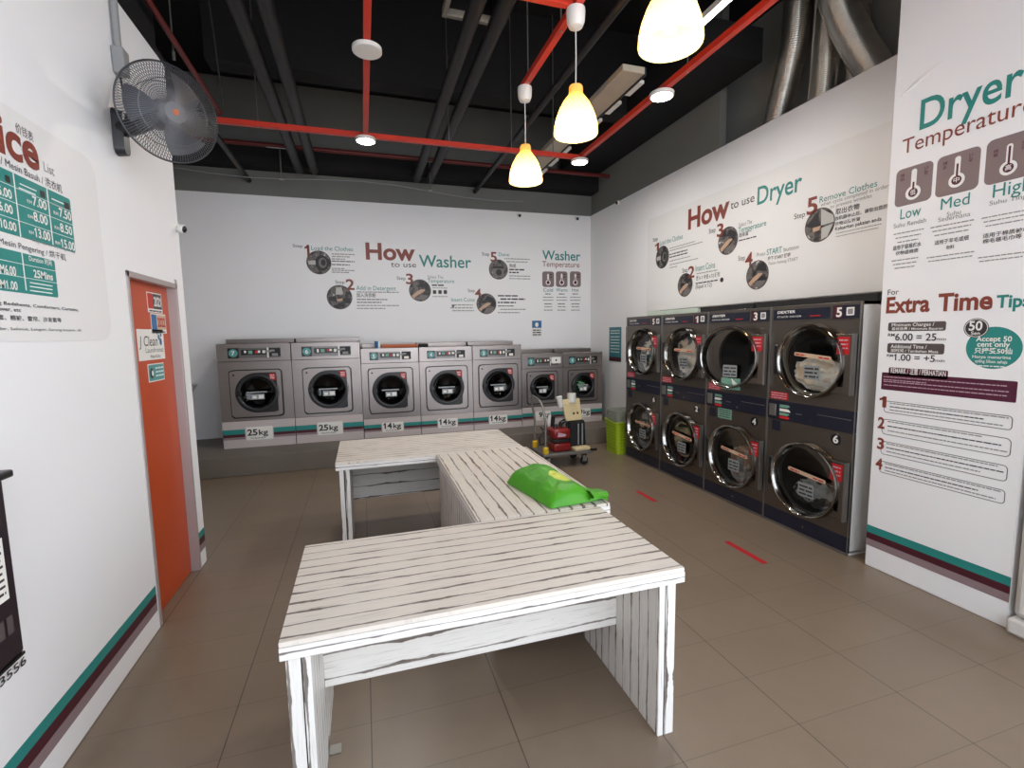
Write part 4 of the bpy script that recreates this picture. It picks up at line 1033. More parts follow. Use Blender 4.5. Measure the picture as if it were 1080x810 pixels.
# ------------------------------------------------------------------ stacked dryers
def dryer(yfar, nums, label, seed, ajar=0., strip=(1, 1)):
    rnd = random.Random(seed); w, H = .81, 1.93
    t = thing('stacked_dryer', label, 'dryer', (XP, yfar, 0), -pi / 2, 'stacked tumble dryers along the right wall'); g = .003
    cb = bmesh.new()
    box(cb, g, g + .025, .02, 1.05, .02, H); box(cb, w - g - .025, w - g, .02, 1.05, .02, H); box(cb, g, w - g, .02, 1.05, H - .025, H); box(cb, g, w - g, 1.02, 1.05, .02, H); box(cb, g, w - g, .02, 1.05, .0, .03)
    obj('cabinet', cb, M['white_panel'], t)
    zs = {'u': (1.115, 1.8, 1.475, .3), 'l': (.145, .945, .495, .315)}
    hp = obj('header_panel', B((g, w - g, 0, .02, 1.795, H)), M['dryer_steel'], t, .003)
    obj('name_plate', B((.03, .56, -.004, 0, 1.812, 1.9)), M['navy'], hp)
    bm = bmesh.new(); text(bm, 'DEXTER', .07, .25, 1.868, .021, -.0046, 3, slant=.2); text(bm, 'STACK DRYER', .07, .31, 1.832, .014, -.0046, 0); obj('lettering', bm, M['wh'], hp, smooth=False)
    bm = bmesh.new(); dashes(bm, .39, .48, 1.833, .012, -.0046, rnd); obj('lettering', bm, M['red'], hp, smooth=False)
    obj('number_plate', B((.585, .79, -.004, 0, 1.806, 1.906)), M['navy'], hp)
    bm = bmesh.new(); flat(bm, [(.59, 1.81), (.665, 1.81), (.665, 1.902), (.59, 1.902)], -.0044); obj('number_ground', bm, M['maroon_dark'], hp, smooth=False)
    bm = bmesh.new(); text(bm, nums[0], .615, .66, 1.822, .066, -.005, 3); flat(bm, rrect(.695, .755, 1.828, 1.888, .004), -.0045); obj('lettering', bm, M['wh'], hp, smooth=False)
    bm = bmesh.new(); flat(bm, rrect(.705, .745, 1.838, 1.878, .004), -.005); flat(bm, [(.715, 1.845), (.74, 1.872), (.735, 1.876), (.711, 1.85)], -.0053); obj('pictogram', bm, M['grey_plastic'], hp, smooth=False)
    cpn = obj('coin_panel', B((g, w - g, -.003, .02, .947, 1.113)), M['navy'], t, .003)
    bm = bmesh.new(); box(bm, .03, .1, -.012, -.003, .975, 1.08); obj('coin_slot', bm, M['dull_steel'], cpn, .002)
    for mm, z in (('mint_label', 1.07), ('wh', 1.035), ('mint_label', 1.0), ('red', .972)):
        bm = bmesh.new(); flat(bm, [(.135, z - .012), (.23 + rnd.uniform(-.03, .02), z - .012), (.24, z), (.225, z + .012), (.135, z + .012)], -.0042); obj('panel_print', bm, M[mm], cpn, smooth=False)
    bm = bmesh.new(); box(bm, .3, .36, -.006, -.003, 1.02, 1.026); box(bm, .5, .78, -.006, -.003, 1.045, 1.05); obj('panel_trim', bm, M['dull_steel'], cpn)
    bm = bmesh.new(); lathe(bm, [(0, .006), (.008, .006), (.009, 0)], front_at(.45, .985, -.003), 14); obj('panel_lock', bm, M['chrome'], cpn)
    kp = obj('kick_panel', B((g, w - g, -.002, .02, .02, .143)), M['navy'], t, .003)
    bm = bmesh.new(); lathe(bm, [(0, .005), (.008, .005), (.009, 0)], front_at(.42, .08, -.002), 14); obj('panel_lock', bm, M['chrome'], kp)
    obj('edge_trim', B((g - .001, g + .006, -.006, 0, .0, H), (w - g - .006, w - g + .001, -.006, 0, .0, H), (g, w - g, -.006, 0, .0, .02)), M['dull_steel'], t)
    for key, nm in (('u', 'upper_door'), ('l', 'lower_door')):
        z0, z1, cz, R = zs[key]; cx = .435; up = key == 'u'
        fp = bmesh.new(); holed_plate(fp, [(g, z0), (w - g, z0), (w - g, z1), (g, z1)], (cx, cz), R * .88, 0, .02); f = obj('front_panel', fp, M['dryer_steel'], t)
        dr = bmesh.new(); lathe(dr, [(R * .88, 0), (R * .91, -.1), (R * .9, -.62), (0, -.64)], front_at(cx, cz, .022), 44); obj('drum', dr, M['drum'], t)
        if not up:
            nb = bmesh.new(); lathe(nb, [(0, .002), (.043, .002), (.045, 0)], front_at(.665, .88, 0), 28); n_ = obj('number_disc', nb, M['black_plastic'], f)
            bm = bmesh.new(); text(bm, nums[1], .643, .687, .852, .056, -.0035, 3); obj('lettering', bm, M['wh'], n_, smooth=False)
            obj('control_display', B((.06, .15, -.004, 0, .845, .935)), M['navy'], f, .003)
        else:
            bm = bmesh.new(); box(bm, .03, .215, -.0015, 0, 1.125, 1.19); s_ = obj('warning_sticker', bm, M['red'], f)
            bm = bmesh.new(); [dashes(bm, .04, .2, 1.172 - i * .02, .012, -.002, rnd) for i in range(3)]; obj('lettering', bm, M['mw'], s_, smooth=False)
        # door: chrome ring, hinge wing, bowl glass; pivots about the wing's outer edge
        dw = obj(nm, ring(R), M['chrome'], t); hx, hy = .795, -.012
        dw.location = (hx, hy, cz); dw.rotation_euler = (0, 0, radians(ajar) if up else 0)
        ox = cx - hx
        for v in dw.data.vertices: v.co.x += ox
        wg = bmesh.new(); zt = .215 if up else .225; zb = -.235 if up else -.225
        holed_plate(wg, rrect(ox + .02, 0, zb, zt, .006), (ox, 0), .0001, -.03, -.006, 24) if False else box(wg, ox + R * .97, 0, -.03, -.006, zb, zt); box(wg, ox + R * .62, ox + R * .99, -.016, -.006, zb, zb + .05); box(wg, ox + R * .62, ox + R * .99, -.016, -.006, zt - .05, zt); obj('hinge_wing', wg, M['dryer_steel'], dw, .003)
        he = bmesh.new(); box(he, -.014, .002, -.036, -.002, zb - .004, zt + .004); obj('hinge_edge', he, M['dull_steel'], dw)
        gl = bmesh.new(); lathe(gl, [(R * .875, .0), (R * .8, -.012), (R * .55, -.024), (0, -.03)], front_at(ox, 0, .0), 48); obj('door_glass', gl, M['glass_mid'], dw)
        hd = bmesh.new(); box(hd, ox - R * 1.1, ox - R * .93, -.055, -.004, -.13, .13); obj('door_handle', hd, M['black_plastic'], dw, .014)
        sx0 = -.13; st = bmesh.new(); box(st, sx0, sx0 + .1, -.0315, -.03, zt - .15, zt - .02); so = obj('warning_sticker', st, M['red'], dw)
        bm = bmesh.new(); [dashes(bm, sx0 + .015, sx0 + .085, zt - .05 - i * .03, .014, -.032, rnd) for i in range(3)]; obj('lettering', bm, M['mw'], so, smooth=False)
        if strip[0 if up else 1]:
            tilt = Matrix.Translation((ox - .0, 0, .04)) @ Matrix.Rotation(radians(5 if rnd.random() < .3 else 2), 4, 'Y')
            sl = bmesh.new(); prism(sl, rrect(-R * .56, R * .56, -.016, .016, .014), -.0035, -.002); bmesh.ops.transform(sl, matrix=tilt, verts=sl.verts); s1 = obj('strip_label', sl, M['tan_label'], dw)
            bm = bmesh.new(); dashes(bm, -R * .5, -R * .2, -.009, .016, -.0042, rnd); dashes(bm, R * .2, R * .5, -.009, .016, -.0042, rnd); bmesh.ops.transform(bm, matrix=tilt, verts=bm.verts); obj('lettering', bm, M['red'], s1, smooth=False)
        gz = -.02 if strip[0 if up else 1] else -.06
        lb = bmesh.new(); prism(lb, rrect(ox - .07, ox + .075, gz - .13, gz - .015, .008), -.0035, -.002); l_ = obj('instruction_label', lb, M['grey_label'], dw)
        bm = bmesh.new(); [dashes(bm, ox - .06, ox + .065, gz - .05 - i * .032, .02, -.0042, rnd) for i in range(3)]; obj('lettering', bm, M['dk'], l_, smooth=False)
        if ajar and up:
            lb = bmesh.new(); prism(lb, rrect(ox - .085, ox + .115, gz - .25, gz - .14, .004), -.0035, -.002); l2 = obj('instruction_label', lb, M['mint_label'], dw)
            bm = bmesh.new(); flat(bm, [(ox + .02, gz - .14), (ox + .11, gz - .21), (ox + .04, gz - .205)], -.0045); obj('label_fold', bm, M['paper'], l2, smooth=False)
        if nums == ('3', '4') and not up:
            bm = bmesh.new(); box(bm, .185, .375, -.002, 0, .845, .945); s_ = obj('instruction_label', bm, M['mint_label'], f)
            bm = bmesh.new(); [dashes(bm, .2, .36, .925 - i * .022, .012, -.0026, rnd) for i in range(4)]; obj('lettering', bm, M['dk'], s_, smooth=False)
    return t
def ring(R):
    bm = bmesh.new()
    prof = [(R * .87, -.005), (R * .873, .004), (R * .92, .048), (R * .937, .056), (R * .955, .06), (R * .975, .057), (R * .985, .048), (R, .0), (R * .99, -.004), (R * .87, -.005)]
    lathe(bm, prof, front_at(0, 0, 0), 72); return bm
dryer(5.82, ('5', '6'), 'stacked dryer at the far end beside the green laundry basket', 21)
dryer(5.01, ('1', '2'), 'stacked dryer numbered 1 and 2 with upper drum full of white laundry', 22)
dryer(4.20, ('3', '4'), 'stacked dryer numbered 3 and 4 with its upper door ajar', 23, 15, (0, 1))
dryer(3.39, ('5', '6'), 'stacked dryer numbered 5 and 6 beside the pillar poster', 24)
beige, cream_c, greyc, dkc, brown = cl('beige cloth', (226, 212, 192)), cl('cream cloth', (244, 240, 230)), cl('grey cloth', (150, 154, 156)), cl('dark cloth', (48, 48, 52)), cl('brown cloth', (140, 116, 100))
teal_c = cl('dull teal cloth', (78, 100, 106))
def load(y, z, size, mats, label, seed, x=3.575): blob('laundry_bundle', label, 'laundry', (x, y, z), size, mats, seed, .26, 5)
load(3.0, 1.36, (.075, .22, .13), [beige, cream_c, beige], 'beige laundry in upper dryer 5 beside the pillar', 31)
load(2.97, .36, (.075, .18, .12), [dkc, greyc], 'dark laundry in lower dryer 6 beside the pillar', 32)
load(3.78, .40, (.075, .14, .19), [brown, greyc], 'brown grey laundry in lower dryer number 4', 33)
load(4.6, 1.45, (.075, .22, .22), [cream_c, cream_c, beige, teal_c], 'white and cream laundry in upper dryer number 1', 34)
load(5.41, 1.41, (.075, .2, .2), [cream_c, teal_c, cream_c], 'white and teal laundry in upper dryer at the far end', 35)
load(5.41, .47, (.075, .19, .2), [beige, dkc, greyc], 'mixed beige and dark laundry in lower dryer at the far end', 36)
for y0, y1, m, lab in ((4.62, 5.64, M['pale_strip'], 'pale green cover strip lying on top of the far dryers'), (3.81, 4.58, M['black_steel'], 'dark cover strip lying on top of dryer 3 and 4'), (2.62, 3.77, M['black_steel'], 'dark cover strip lying on top of the dryer beside the pillar')):
    bm = bmesh.new(); box(bm, 3.66, 3.92, y0, y1, 1.93, 1.945); box(bm, 3.66, 3.68, y0, y1, 1.945, 1.995); box(bm, 3.9, 3.92, y0, y1, 1.945, 1.995)
    tag(obj('dryer_cover_strip', bm, m, None, .003), lab, 'cover strip')

# ------------------------------------------------------------------ whitewashed folding tables
def table_piece(t, name, boxes, m, bev=.002):
    return obj(name, B(*boxes), m, t, bev)
def front_table():
    t = thing('folding_table', 'whitewashed plank table standing in front, nearest the entrance', 'table', (.465, 1.98, 0), 0, 'whitewashed laundry folding tables')
    table_piece(t, 'tabletop', [(-.77, .77, -.378, .378, .735, .752)], M['wood_x'])
    table_piece(t, 'edge_band', [(-.77, .77, -.382, -.36, .69, .7345), (-.77, .77, .36, .382, .69, .7345), (-.772, -.75, -.36, .36, .69, .7345), (.75, .772, -.36, .36, .69, .7345)], M['wood_e'])
    table_piece(t, 'underside', [(-.75, .75, -.36, .36, .69, .7345)], M['wood_x'])
    for x0, x1 in ((-.755, -.68), (.665, .74)):
        lg = table_piece(t, 'side_panel', [(x0, x1, -.352, .36, 0, .69)], M['wood_v'], .003)
        table_piece(lg, 'front_strip', [(x0 - .001, x1 + .001, -.362, -.3521, 0, .69)], M['wood_vx'], .002)
        table_piece(lg, 'groove', [(x1 - .03 if x0 < 0 else x0 + .025, x1 - .026 if x0 < 0 else x0 + .029, -.3626, -.3619, 0, .69)], M['black_plastic'], 0)
    table_piece(t, 'apron', [(-.68, .665, -.005, .02, .295, .69)], M['wood_h'], .002)
    table_piece(t, 'foot_bracket', [(-.68, -.63, -.02, .03, 0, .004), (-.68, -.677, -.02, .03, .004, .05)], M['dull_steel'], 0)
def middle_table():
    t = thing('folding_table', 'whitewashed plank table in the middle carrying the green bag', 'table', (.925, 3.13, 0), 0, 'whitewashed laundry folding tables')
    table_piece(t, 'tabletop', [(-.39, .39, -.75, .735, .735, .752)], M['wood_y'])
    table_piece(t, 'edge_band', [(-.393, -.37, -.75, .735, .69, .7345), (.37, .393, -.75, .735, .69, .7345), (-.37, .37, -.75, -.73, .69, .7345), (-.37, .37, .715, .735, .69, .7345)], M['wood_e'])
    table_piece(t, 'underside', [(-.37, .37, -.73, .715, .69, .7345)], M['wood_y'])
    for x0, x1 in ((-.375, -.31), (.31, .375)): table_piece(t, 'side_panel', [(x0, x1, -.735, .725, 0, .69)], M['wood_v'], .003)
    table_piece(t, 'apron', [(-.31, .31, -.735, -.71, .3, .69)], M['wood_h'], .002)
def back_table():
    t = thing('folding_table', 'whitewashed plank table at the back nearest the washers', 'table', (.52, 4.285, 0), 0, 'whitewashed laundry folding tables')
    table_piece(t, 'tabletop', [(-.77, .77, -.415, .415, .735, .752)], M['wood_x'])
    table_piece(t, 'edge_band', [(-.77, .77, -.418, -.395, .69, .7345), (-.77, .77, .395, .418, .69, .7345), (-.772, -.75, -.395, .395, .69, .7345), (.75, .772, -.395, .395, .69, .7345)], M['wood_e'])
    table_piece(t, 'underside', [(-.75, .75, -.395, .395, .69, .7345)], M['wood_x'])
    for x0, x1 in ((-.745, -.67), (.67, .745)):
        lg = table_piece(t, 'side_panel', [(x0, x1, -.385, .39, 0, .69)], M['wood_v'], .003)
        table_piece(lg, 'front_strip', [(x0 - .001, x1 + .001, -.395, -.3851, 0, .69)], M['wood_vx'], .002)
        table_piece(lg, 'groove', [((x0 + x1) / 2 - .006, (x0 + x1) / 2 + .002, -.3958, -.3949, 0, .69)], M['black_plastic'], 0)
    table_piece(t, 'apron', [(-.67, .67, .3, .325, .21, .69)], M['wood_h'], .002)
front_table(); middle_table(); back_table()

# green bag lying on the middle table
def bag():
    from mathutils import noise as mn
    A, Bc, Cc, D = Vector((.86, 2.93)), Vector((.955, 2.395)), Vector((1.275, 2.43)), Vector((1.2, 2.97)); NS, NT_ = 64, 48
    bm = bmesh.new(); top = []; bot = []; uv = {}
    def prof(v, e): return max(0., 1 - abs(2 * v - 1) ** e)
    for i in range(NS + 1):
        s = i / NS; rt, rb = [], []
        for j in range(NT_ + 1):
            t_ = j / NT_; p = (A * (1 - s) + Bc * s) * (1 - t_) + (D * (1 - s) + Cc * s) * t_
            hs = prof(s, 7) ** .55 if s > .5 else prof(s, 14) ** .5
            ht = prof(t_, 2.6) ** .62
            h = .125 * hs * ht * (1 - .5 * t_ * t_ * s - .12 * s) + .004
            q = Vector((p.x * 7, p.y * 7, 1.3)); h *= 1 + .13 * mn.noise(q * 1.1) + .08 * mn.noise(q * 2.7)
            d = Vector((s - .88, t_ - .2)); ang = math.atan2(d.y, d.x + 1e-6)
            h += .003 * sin(ang * 7 + 2 * mn.noise(q)) * math.exp(-d.length * 3) * hs * min(1, d.length * 6) + .004 * sin((p.x * 3 + p.y) * 42 + 5 * mn.noise(q * .8)) * max(0, mn.noise(q * .6 + Vector((3, 1, 0))) + .1) * hs * ht
            bul = .015 * (hs * ht)
            rt.append(bm.verts.new((p.x, p.y, .755 + h))); rb.append(bm.verts.new((p.x, p.y, .7535)) if 0 < i < NS and 0 < j < NT_ else rt[-1])
        top.append(rt); bot.append(rb)
    for i in range(NS):
        for j in range(NT_):
            f = bm.faces.new((top[i][j], top[i + 1][j], top[i + 1][j + 1], top[i][j + 1]))
            s, t_ = (i + .5) / NS, (j + .5) / NT_
            if ((s - .56) / .17) ** 2 + ((t_ - .62) / .17) ** 2 < 1: f.material_index = 1
            f = bm.faces.new((bot[i][j], bot[i][j + 1], bot[i + 1][j + 1], bot[i + 1][j]))
    o = obj('shopping_bag', bm, [M['bag'], M['bag_print']])
    tag(o, 'full bright green bag with pale yellow oval lying on the middle table', 'bag')
    # open mouth: a crumpled collar at the right hand end
    bm = bmesh.new(); n = 28; c0 = Vector((1.268, 2.462, .786)); ax = Vector((.9, -.15, -.05)).normalized()
    u, w_, _ = frame_axes(ax); rings = []
    for k, (a, r) in enumerate(((-.06, .062), (-.02, .05), (.02, .042), (.045, .05), (.02, .036), (-.03, .03))):
        rg = []
        for i in range(n):
            an = 2 * pi * i / n; rr_ = r * (1 + .22 * sin(an * 3 + k * .4) + .1 * sin(an * 7))
            p = c0 + ax * a + (Vector((0, 1, 0)) * cos(an) * 1.35 + Vector((.1, 0, 1)) * sin(an) * .5) * rr_; p.z = max(p.z, .756); rg.append(bm.verts.new(p))
        rings.append(rg)
    for a, b in zip(rings, rings[1:]):
        for i in range(n): bm.faces.new((a[i], a[(i + 1) % n], b[(i + 1) % n], b[i]))
    obj('bag_mouth', bm, M['bag'], o)
bag()

# ------------------------------------------------------------------ trolley and its load
t = thing('platform_trolley', 'grey platform trolley with tubular handle in front of the small washers', 'trolley', (2.44, 5.79, 0))
obj('deck', B((-.32, .36, -.24, .24, .155, .195)), mat('grey trolley deck', (104, 100, 96), .5, .2, .5, .1, 7), t, .012)
hb = bmesh.new(); pts = []
for p in ((-.27, -.19, .19), (-.27, -.19, .6), (-.29, -.185, .74), (-.31, -.15, .85), (-.325, -.08, .895), (-.33, .12, .91), (-.325, .19, .88), (-.31, .21, .8), (-.27, .21, .6), (-.27, .21, .19)): pts.append(p)
tube(hb, pts, .014, 12); obj('handle', hb, M['dull_steel'], t)
for y in (-.19, .21):
    bm = bmesh.new(); tube(bm, [(-.27, y, .195), (-.27, y, .215), (-.27, y, .27), (-.27, y, .285)], [.036, .04, .038, .024], 14); obj('post_cap', bm, M['yellow'], t)
for x in (-.24, .28):
    for y in (-.17, .17):
        bm = bmesh.new(); lathe(bm, [(0, -.016), (.05, -.016), (.055, -.01), (.055, .01), (.05, .016), (0, .016)], Matrix.Translation((x, y, .056)) @ Matrix.Rotation(radians(90), 4, 'X'), 24); wl = obj('wheel', bm, M['black_plastic'], t)
        obj('caster_fork', B((x - .03, x + .03, y - .026, y - .02, .05, .155), (x - .03, x + .03, y + .02, y + .026, .05, .155), (x - .03, x + .03, y - .026, y + .026, .13, .155)), M['dull_steel'], wl)
redm = mat('glossy red casing', (128, 22, 20), .3, 0, .5, .1, 9)
t = thing('petrol_engine', 'glossy red and black machine standing on the trolley', 'machine', (2.41, 5.74, .195))
obj('base_casing', B((-.12, .13, -.12, .12, 0, .11)), redm, t, .025)
obj('engine_block', B((-.11, .11, -.1, .1, .111, .165)), M['black_plastic'], t, .01)
obj('fuel_tank', B((-.13, .12, -.13, .13, .166, .3)), redm, t, .035)
bm = bmesh.new(); lathe(bm, [(0, .035), (.026, .034), (.03, .0)], Matrix.Translation((-.05, 0, .3)), 18); obj('tank_cap', bm, M['black_plastic'], t)
bm = bmesh.new(); tube(bm, [(.02, -.02, .29), (.03, -.02, .37), (.09, -.02, .39), (.12, -.02, .33), (.11, -.02, .29)], .014, 10); obj('grip', bm, M['black_plastic'], t)
bm = bmesh.new(); tube(bm, [(-.13, .06, .1), (-.22, .1, .06), (-.24, .1, .16), (-.17, .1, .22), (-.22, .1, .3), (-.13, .06, .24)], .012, 8); obj('hose', bm, M['black_plastic'], t)
bm = bmesh.new(); flat(bm, [(-.07, .2), (.04, .2), (.05, .23), (-.06, .26)], -.1312); obj('casing_print', bm, M['mw'], t, smooth=False)
t = thing('nozzle_tool', 'black and white hand nozzle leaning behind the red machine', 'tool', (2.39, 5.93, .195))
bm = bmesh.new(); tube(bm, [(0, 0, .0), (.01, 0, .3), (.02, 0, .42)], [.02, .024, .03], 12); obj('nozzle_body', bm, M['black_plastic'], t)
bm = bmesh.new(); tube(bm, [(-.045, -.01, .28), (-.05, -.01, .36), (-.03, -.01, .44)], [.02, .026, .02], 12); obj('nozzle_tip', bm, M['wht_plastic'], t)
bm = bmesh.new(); tube(bm, [(.02, 0, .3), (-.03, -.01, .3)], .012, 8); obj('nozzle_link', bm, M['black_plastic'], t)
t = thing('canvas_pack', 'black upright pack with two grey straps on the trolley', 'pack', (2.68, 5.8, .195), radians(-6))
bm = bmesh.new(); box(bm, -.13, .12, -.1, .1, 0, .38)
for v in bm.verts:
    if v.co.z > .2: v.co.x *= .92; v.co.y *= .8
obj('pack_body', bm, mat('black canvas', (26, 26, 29), .7, 0, .3, .15, 20, bump=.3), t, .03)
for x in (-.005, .05): obj('strap', B((x, x + .018, -.108, -.099, .06, .34)), M['grey_plastic'], t, .002)
bm = bmesh.new(); tube(bm, [(-.14, .0, .1), (-.2, .02, .2), (-.2, .03, .33), (-.1, .0, .4), (0, 0, .38)], .03, 10); obj('pack_hose', bm, M['black_plastic'], t)
t = thing('plastic_cover_panel', 'cream plastic casing panel with two dark holes resting on the black pack', 'panel', (2.62, 5.74, .575), radians(8))
pl = bmesh.new(); box(pl, -.115, .135, -.02, .02, 0, .28)
for v in pl.verts:
    if v.co.z > .1: v.co.x *= 1.12; v.co.x -= .03; v.co.y += .05
    else: v.co.y -= .0
obj('panel_sheet', pl, M['cream'], t, .01)
for x in (.005, .065):
    bm = bmesh.new(); lathe(bm, [(0, .002), (.015, .002), (.015, -.004)], front_at(x, .095, -.004), 18); obj('screw_hole', bm, M['black_plastic'], t)
bm = bmesh.new(); tube(bm, [(.0, .035, .24), (.0, .04, .36)], [.055, .058], 18); obj('outlet_tube', bm, M['wht_plastic'], t)
bm = bmesh.new(); tube(bm, [(-.17, .03, .19), (-.2, .03, .33)], [.035, .04], 16); obj('side_tube', bm, M['wht_plastic'], t)
bm = bmesh.new(); tube(bm, [(-.17, .03, .22), (-.08, .03, .22)], .016, 10); obj('tube_link', bm, M['cream'], t)
b = obj('cream_block', B((-.115, .115, -.06, .06, 0, .045)), M['cream'], None, .012); b.location = (2.68, 5.64, .195); b.rotation_euler = (0, 0, radians(10)); tag(b, 'flat cream plastic block lying on the trolley edge', 'block')
bm = bmesh.new(); tube(bm, [(-.05, 0, .018), (.05, 0, .018)], .018, 12); b = obj('rubber_stopper', bm, M['black_plastic']); b.location = (3.17, 6.24, 0); tag(b, 'small black rubber piece on floor between trolley and green basket', 'stopper')

# laundry basket with a clear tub nested in it
def tub(name, mat_, x0, x1, y0, y1, z0, z1, flare, th, holes=False):
    bm = bmesh.new(); n = 10; cx, cy = (x0 + x1) / 2, (y0 + y1) / 2; outer, inner = [], []
    for i in range(n + 1):
        s = i / n; k = 1 + flare * s
        for lst, d in ((outer, 0), (inner, th)):
            hx, hy = (x1 - x0) / 2 * k - d, (y1 - y0) / 2 * k - d
            p = rrect(cx - hx, cx + hx, cy - hy, cy + hy, .04, 5); z = z0 + (z1 - z0) * s + (th if d and i == 0 else 0)
            lst.append([bm.verts.new((a, b, z + (.012 * sin(3 * math.atan2(b - cy, a - cx)) if i == n and holes else 0))) for a, b in p])
    def skin(l, fl):
        for a, b in zip(l, l[1:]):
            m = len(a)
            for k in range(m): bm.faces.new((a[k], a[(k + 1) % m], b[(k + 1) % m], b[k]))
    skin(outer, 0); skin(inner, 1); m = len(outer[0])
    for k in range(m): bm.faces.new((outer[-1][k], outer[-1][(k + 1) % m], inner[-1][(k + 1) % m], inner[-1][k]))
    bm.faces.new(outer[0]); bm.faces.new(inner[0]); return bm
BX0, BX1, BY0, BY1 = 3.37, 3.72, 5.9, 6.23
t = thing('laundry_basket', 'lime green plastic laundry basket beside the far dryer', 'basket', ((BX0 + BX1) / 2, (BY0 + BY1) / 2, 0))
dx, dy = (BX0 + BX1) / 2, (BY0 + BY1) / 2
obj('basket_body', tub('b', None, BX0 - dx, BX1 - dx, BY0 - dy, BY1 - dy, 0, .46, .1, .006, True), M['lime'], t)
hx, hy = (BX1 - BX0) / 2 * 1.1 + .006, (BY1 - BY0) / 2 * 1.1 + .006
bm = bmesh.new(); rp = rrect(-hx, hx, -hy, hy, .045, 6); tube(bm, [(a, b, .46 + .012 * sin(3 * math.atan2(b, a))) for a, b in rp], .011, 8, closed=True); obj('rim', bm, M['lime'], t)
gr = bmesh.new()
for k in range(7):
    for j in range(8):
        z = .06 + .045 * j; f = 1 + .1 * z / .46; x = -.12 + .04 * k; y = -(BY1 - BY0) / 2 * f - .0012
        box(gr, x, x + .02, y - .001, y + .003, z, z + .024); yy = -.12 + .04 * k; xx = -(BX1 - BX0) / 2 * f - .0012; box(gr, xx - .001, xx + .003, yy, yy + .02, z, z + .024)
obj('basket_perforation', gr, mat('dark olive gap', (120, 144, 26), .6), t)
t2 = thing('clear_tub', 'clear plastic tub nested in the lime green basket', 'tub', (dx, dy, .36))
obj('tub_body', tub('c', None, -.165, .165, -.155, .155, 0, .25, .1, .004), M['clear'], t2)
bm = bmesh.new(); rp = rrect(-.187, .187, -.177, .177, .045, 6); tube(bm, [(a, b, .25) for a, b in rp], .008, 8, closed=True); obj('rim', bm, M['clear'], t2)

# floor tape
for y0, y1, lab in ((4.09, 4.44, 'red tape strip on floor in front of dryer 1 and 2, the farther strip'), (2.69, 3.09, 'red tape strip on floor in front of dryer 5 and 6, the nearer strip')):
    tag(obj('floor_tape', B((2.762, 2.81, y0, y1, .0004, .0016)), M['tape']), lab, 'floor tape', 'red tape strips on the floor')
# ------------------------------------------------------------------ suspended red lighting frame
FZ = 3.85
t = thing('lighting_frame', 'red square tube frame hanging under the dark ceiling', 'lighting frame', (.7, 5.53, FZ))
def bar(x0, x1, y0, y1, nm='frame_bar'):
    obj(nm, B((x0 - .7, x1 - .7, y0 - 5.53, y1 - 5.53, -.025, .025)), M['red_frame'], t, .003)
bar(-1.26, 2.62, 5.505, 5.555); bar(.1, .15, .6, 5.5); bar(2.59, 2.64, .6, 5.5); bar(1.395, 1.445, .6, 4.14); bar(.155, 1.39, 3.03, 3.08)
for x, y in ((-1.26, 4.4), (-.9, 5.53), (1.02, 5.53), (1.75, 5.53), (.125, 3.0), (1.42, 4.0), (2.615, 3.5), (2.615, 2.4), (2.27, 5.53), (1.42, 3.3)):
    bm = bmesh.new(); tube(bm, [(x - .7, y - 5.53, .025), (x - .7, y - 5.53, ZC - FZ)], .006, 6); tube(bm, [(x - .7, y - 5.53, -.03), (x - .7, y - 5.53, .03)], .011, 6); obj('hanger_rod', bm, M['dull_steel'], t)
def downlight(x, y, lit, label):
    t = thing('ceiling_downlight', label, 'light', (x, y, FZ - .062), 0, 'round downlights under the red frame')
    bm = bmesh.new(); lathe(bm, [(0, .036), (.095, .036), (.105, .03), (.105, .004), (.1, 0), (.092, 0), (.092, .003), (0, .003)], None, 40); obj('housing', bm, M['wht_plastic'], t)
    bm = bmesh.new(); lathe(bm, [(0, .0), (.09, .001), (.09, .0025)], None, 36); obj('diffuser', bm, M['led'] if lit else M['wht_plastic'], t)
    if lit:
        L = bpy.data.lights.new('downlight', 'AREA'); L.shape = 'DISK'; L.size = .17; L.energy = 20; L.color = (1, .97, .92); o = bpy.data.objects.new('downlight_lamp', L); COL.objects.link(o); o.location = (0, 0, -.006); o.parent = t
downlight(.125, 5.53, True, 'lit round downlight at the crossing of red bars above the washers')
downlight(2.615, 5.53, True, 'lit round downlight at the far corner of the red frame')
downlight(2.615, 3.85, True, 'lit round downlight on the red bar above the dryers')
downlight(.125, 3.85, False, 'unlit white round downlight on the middle red bar')

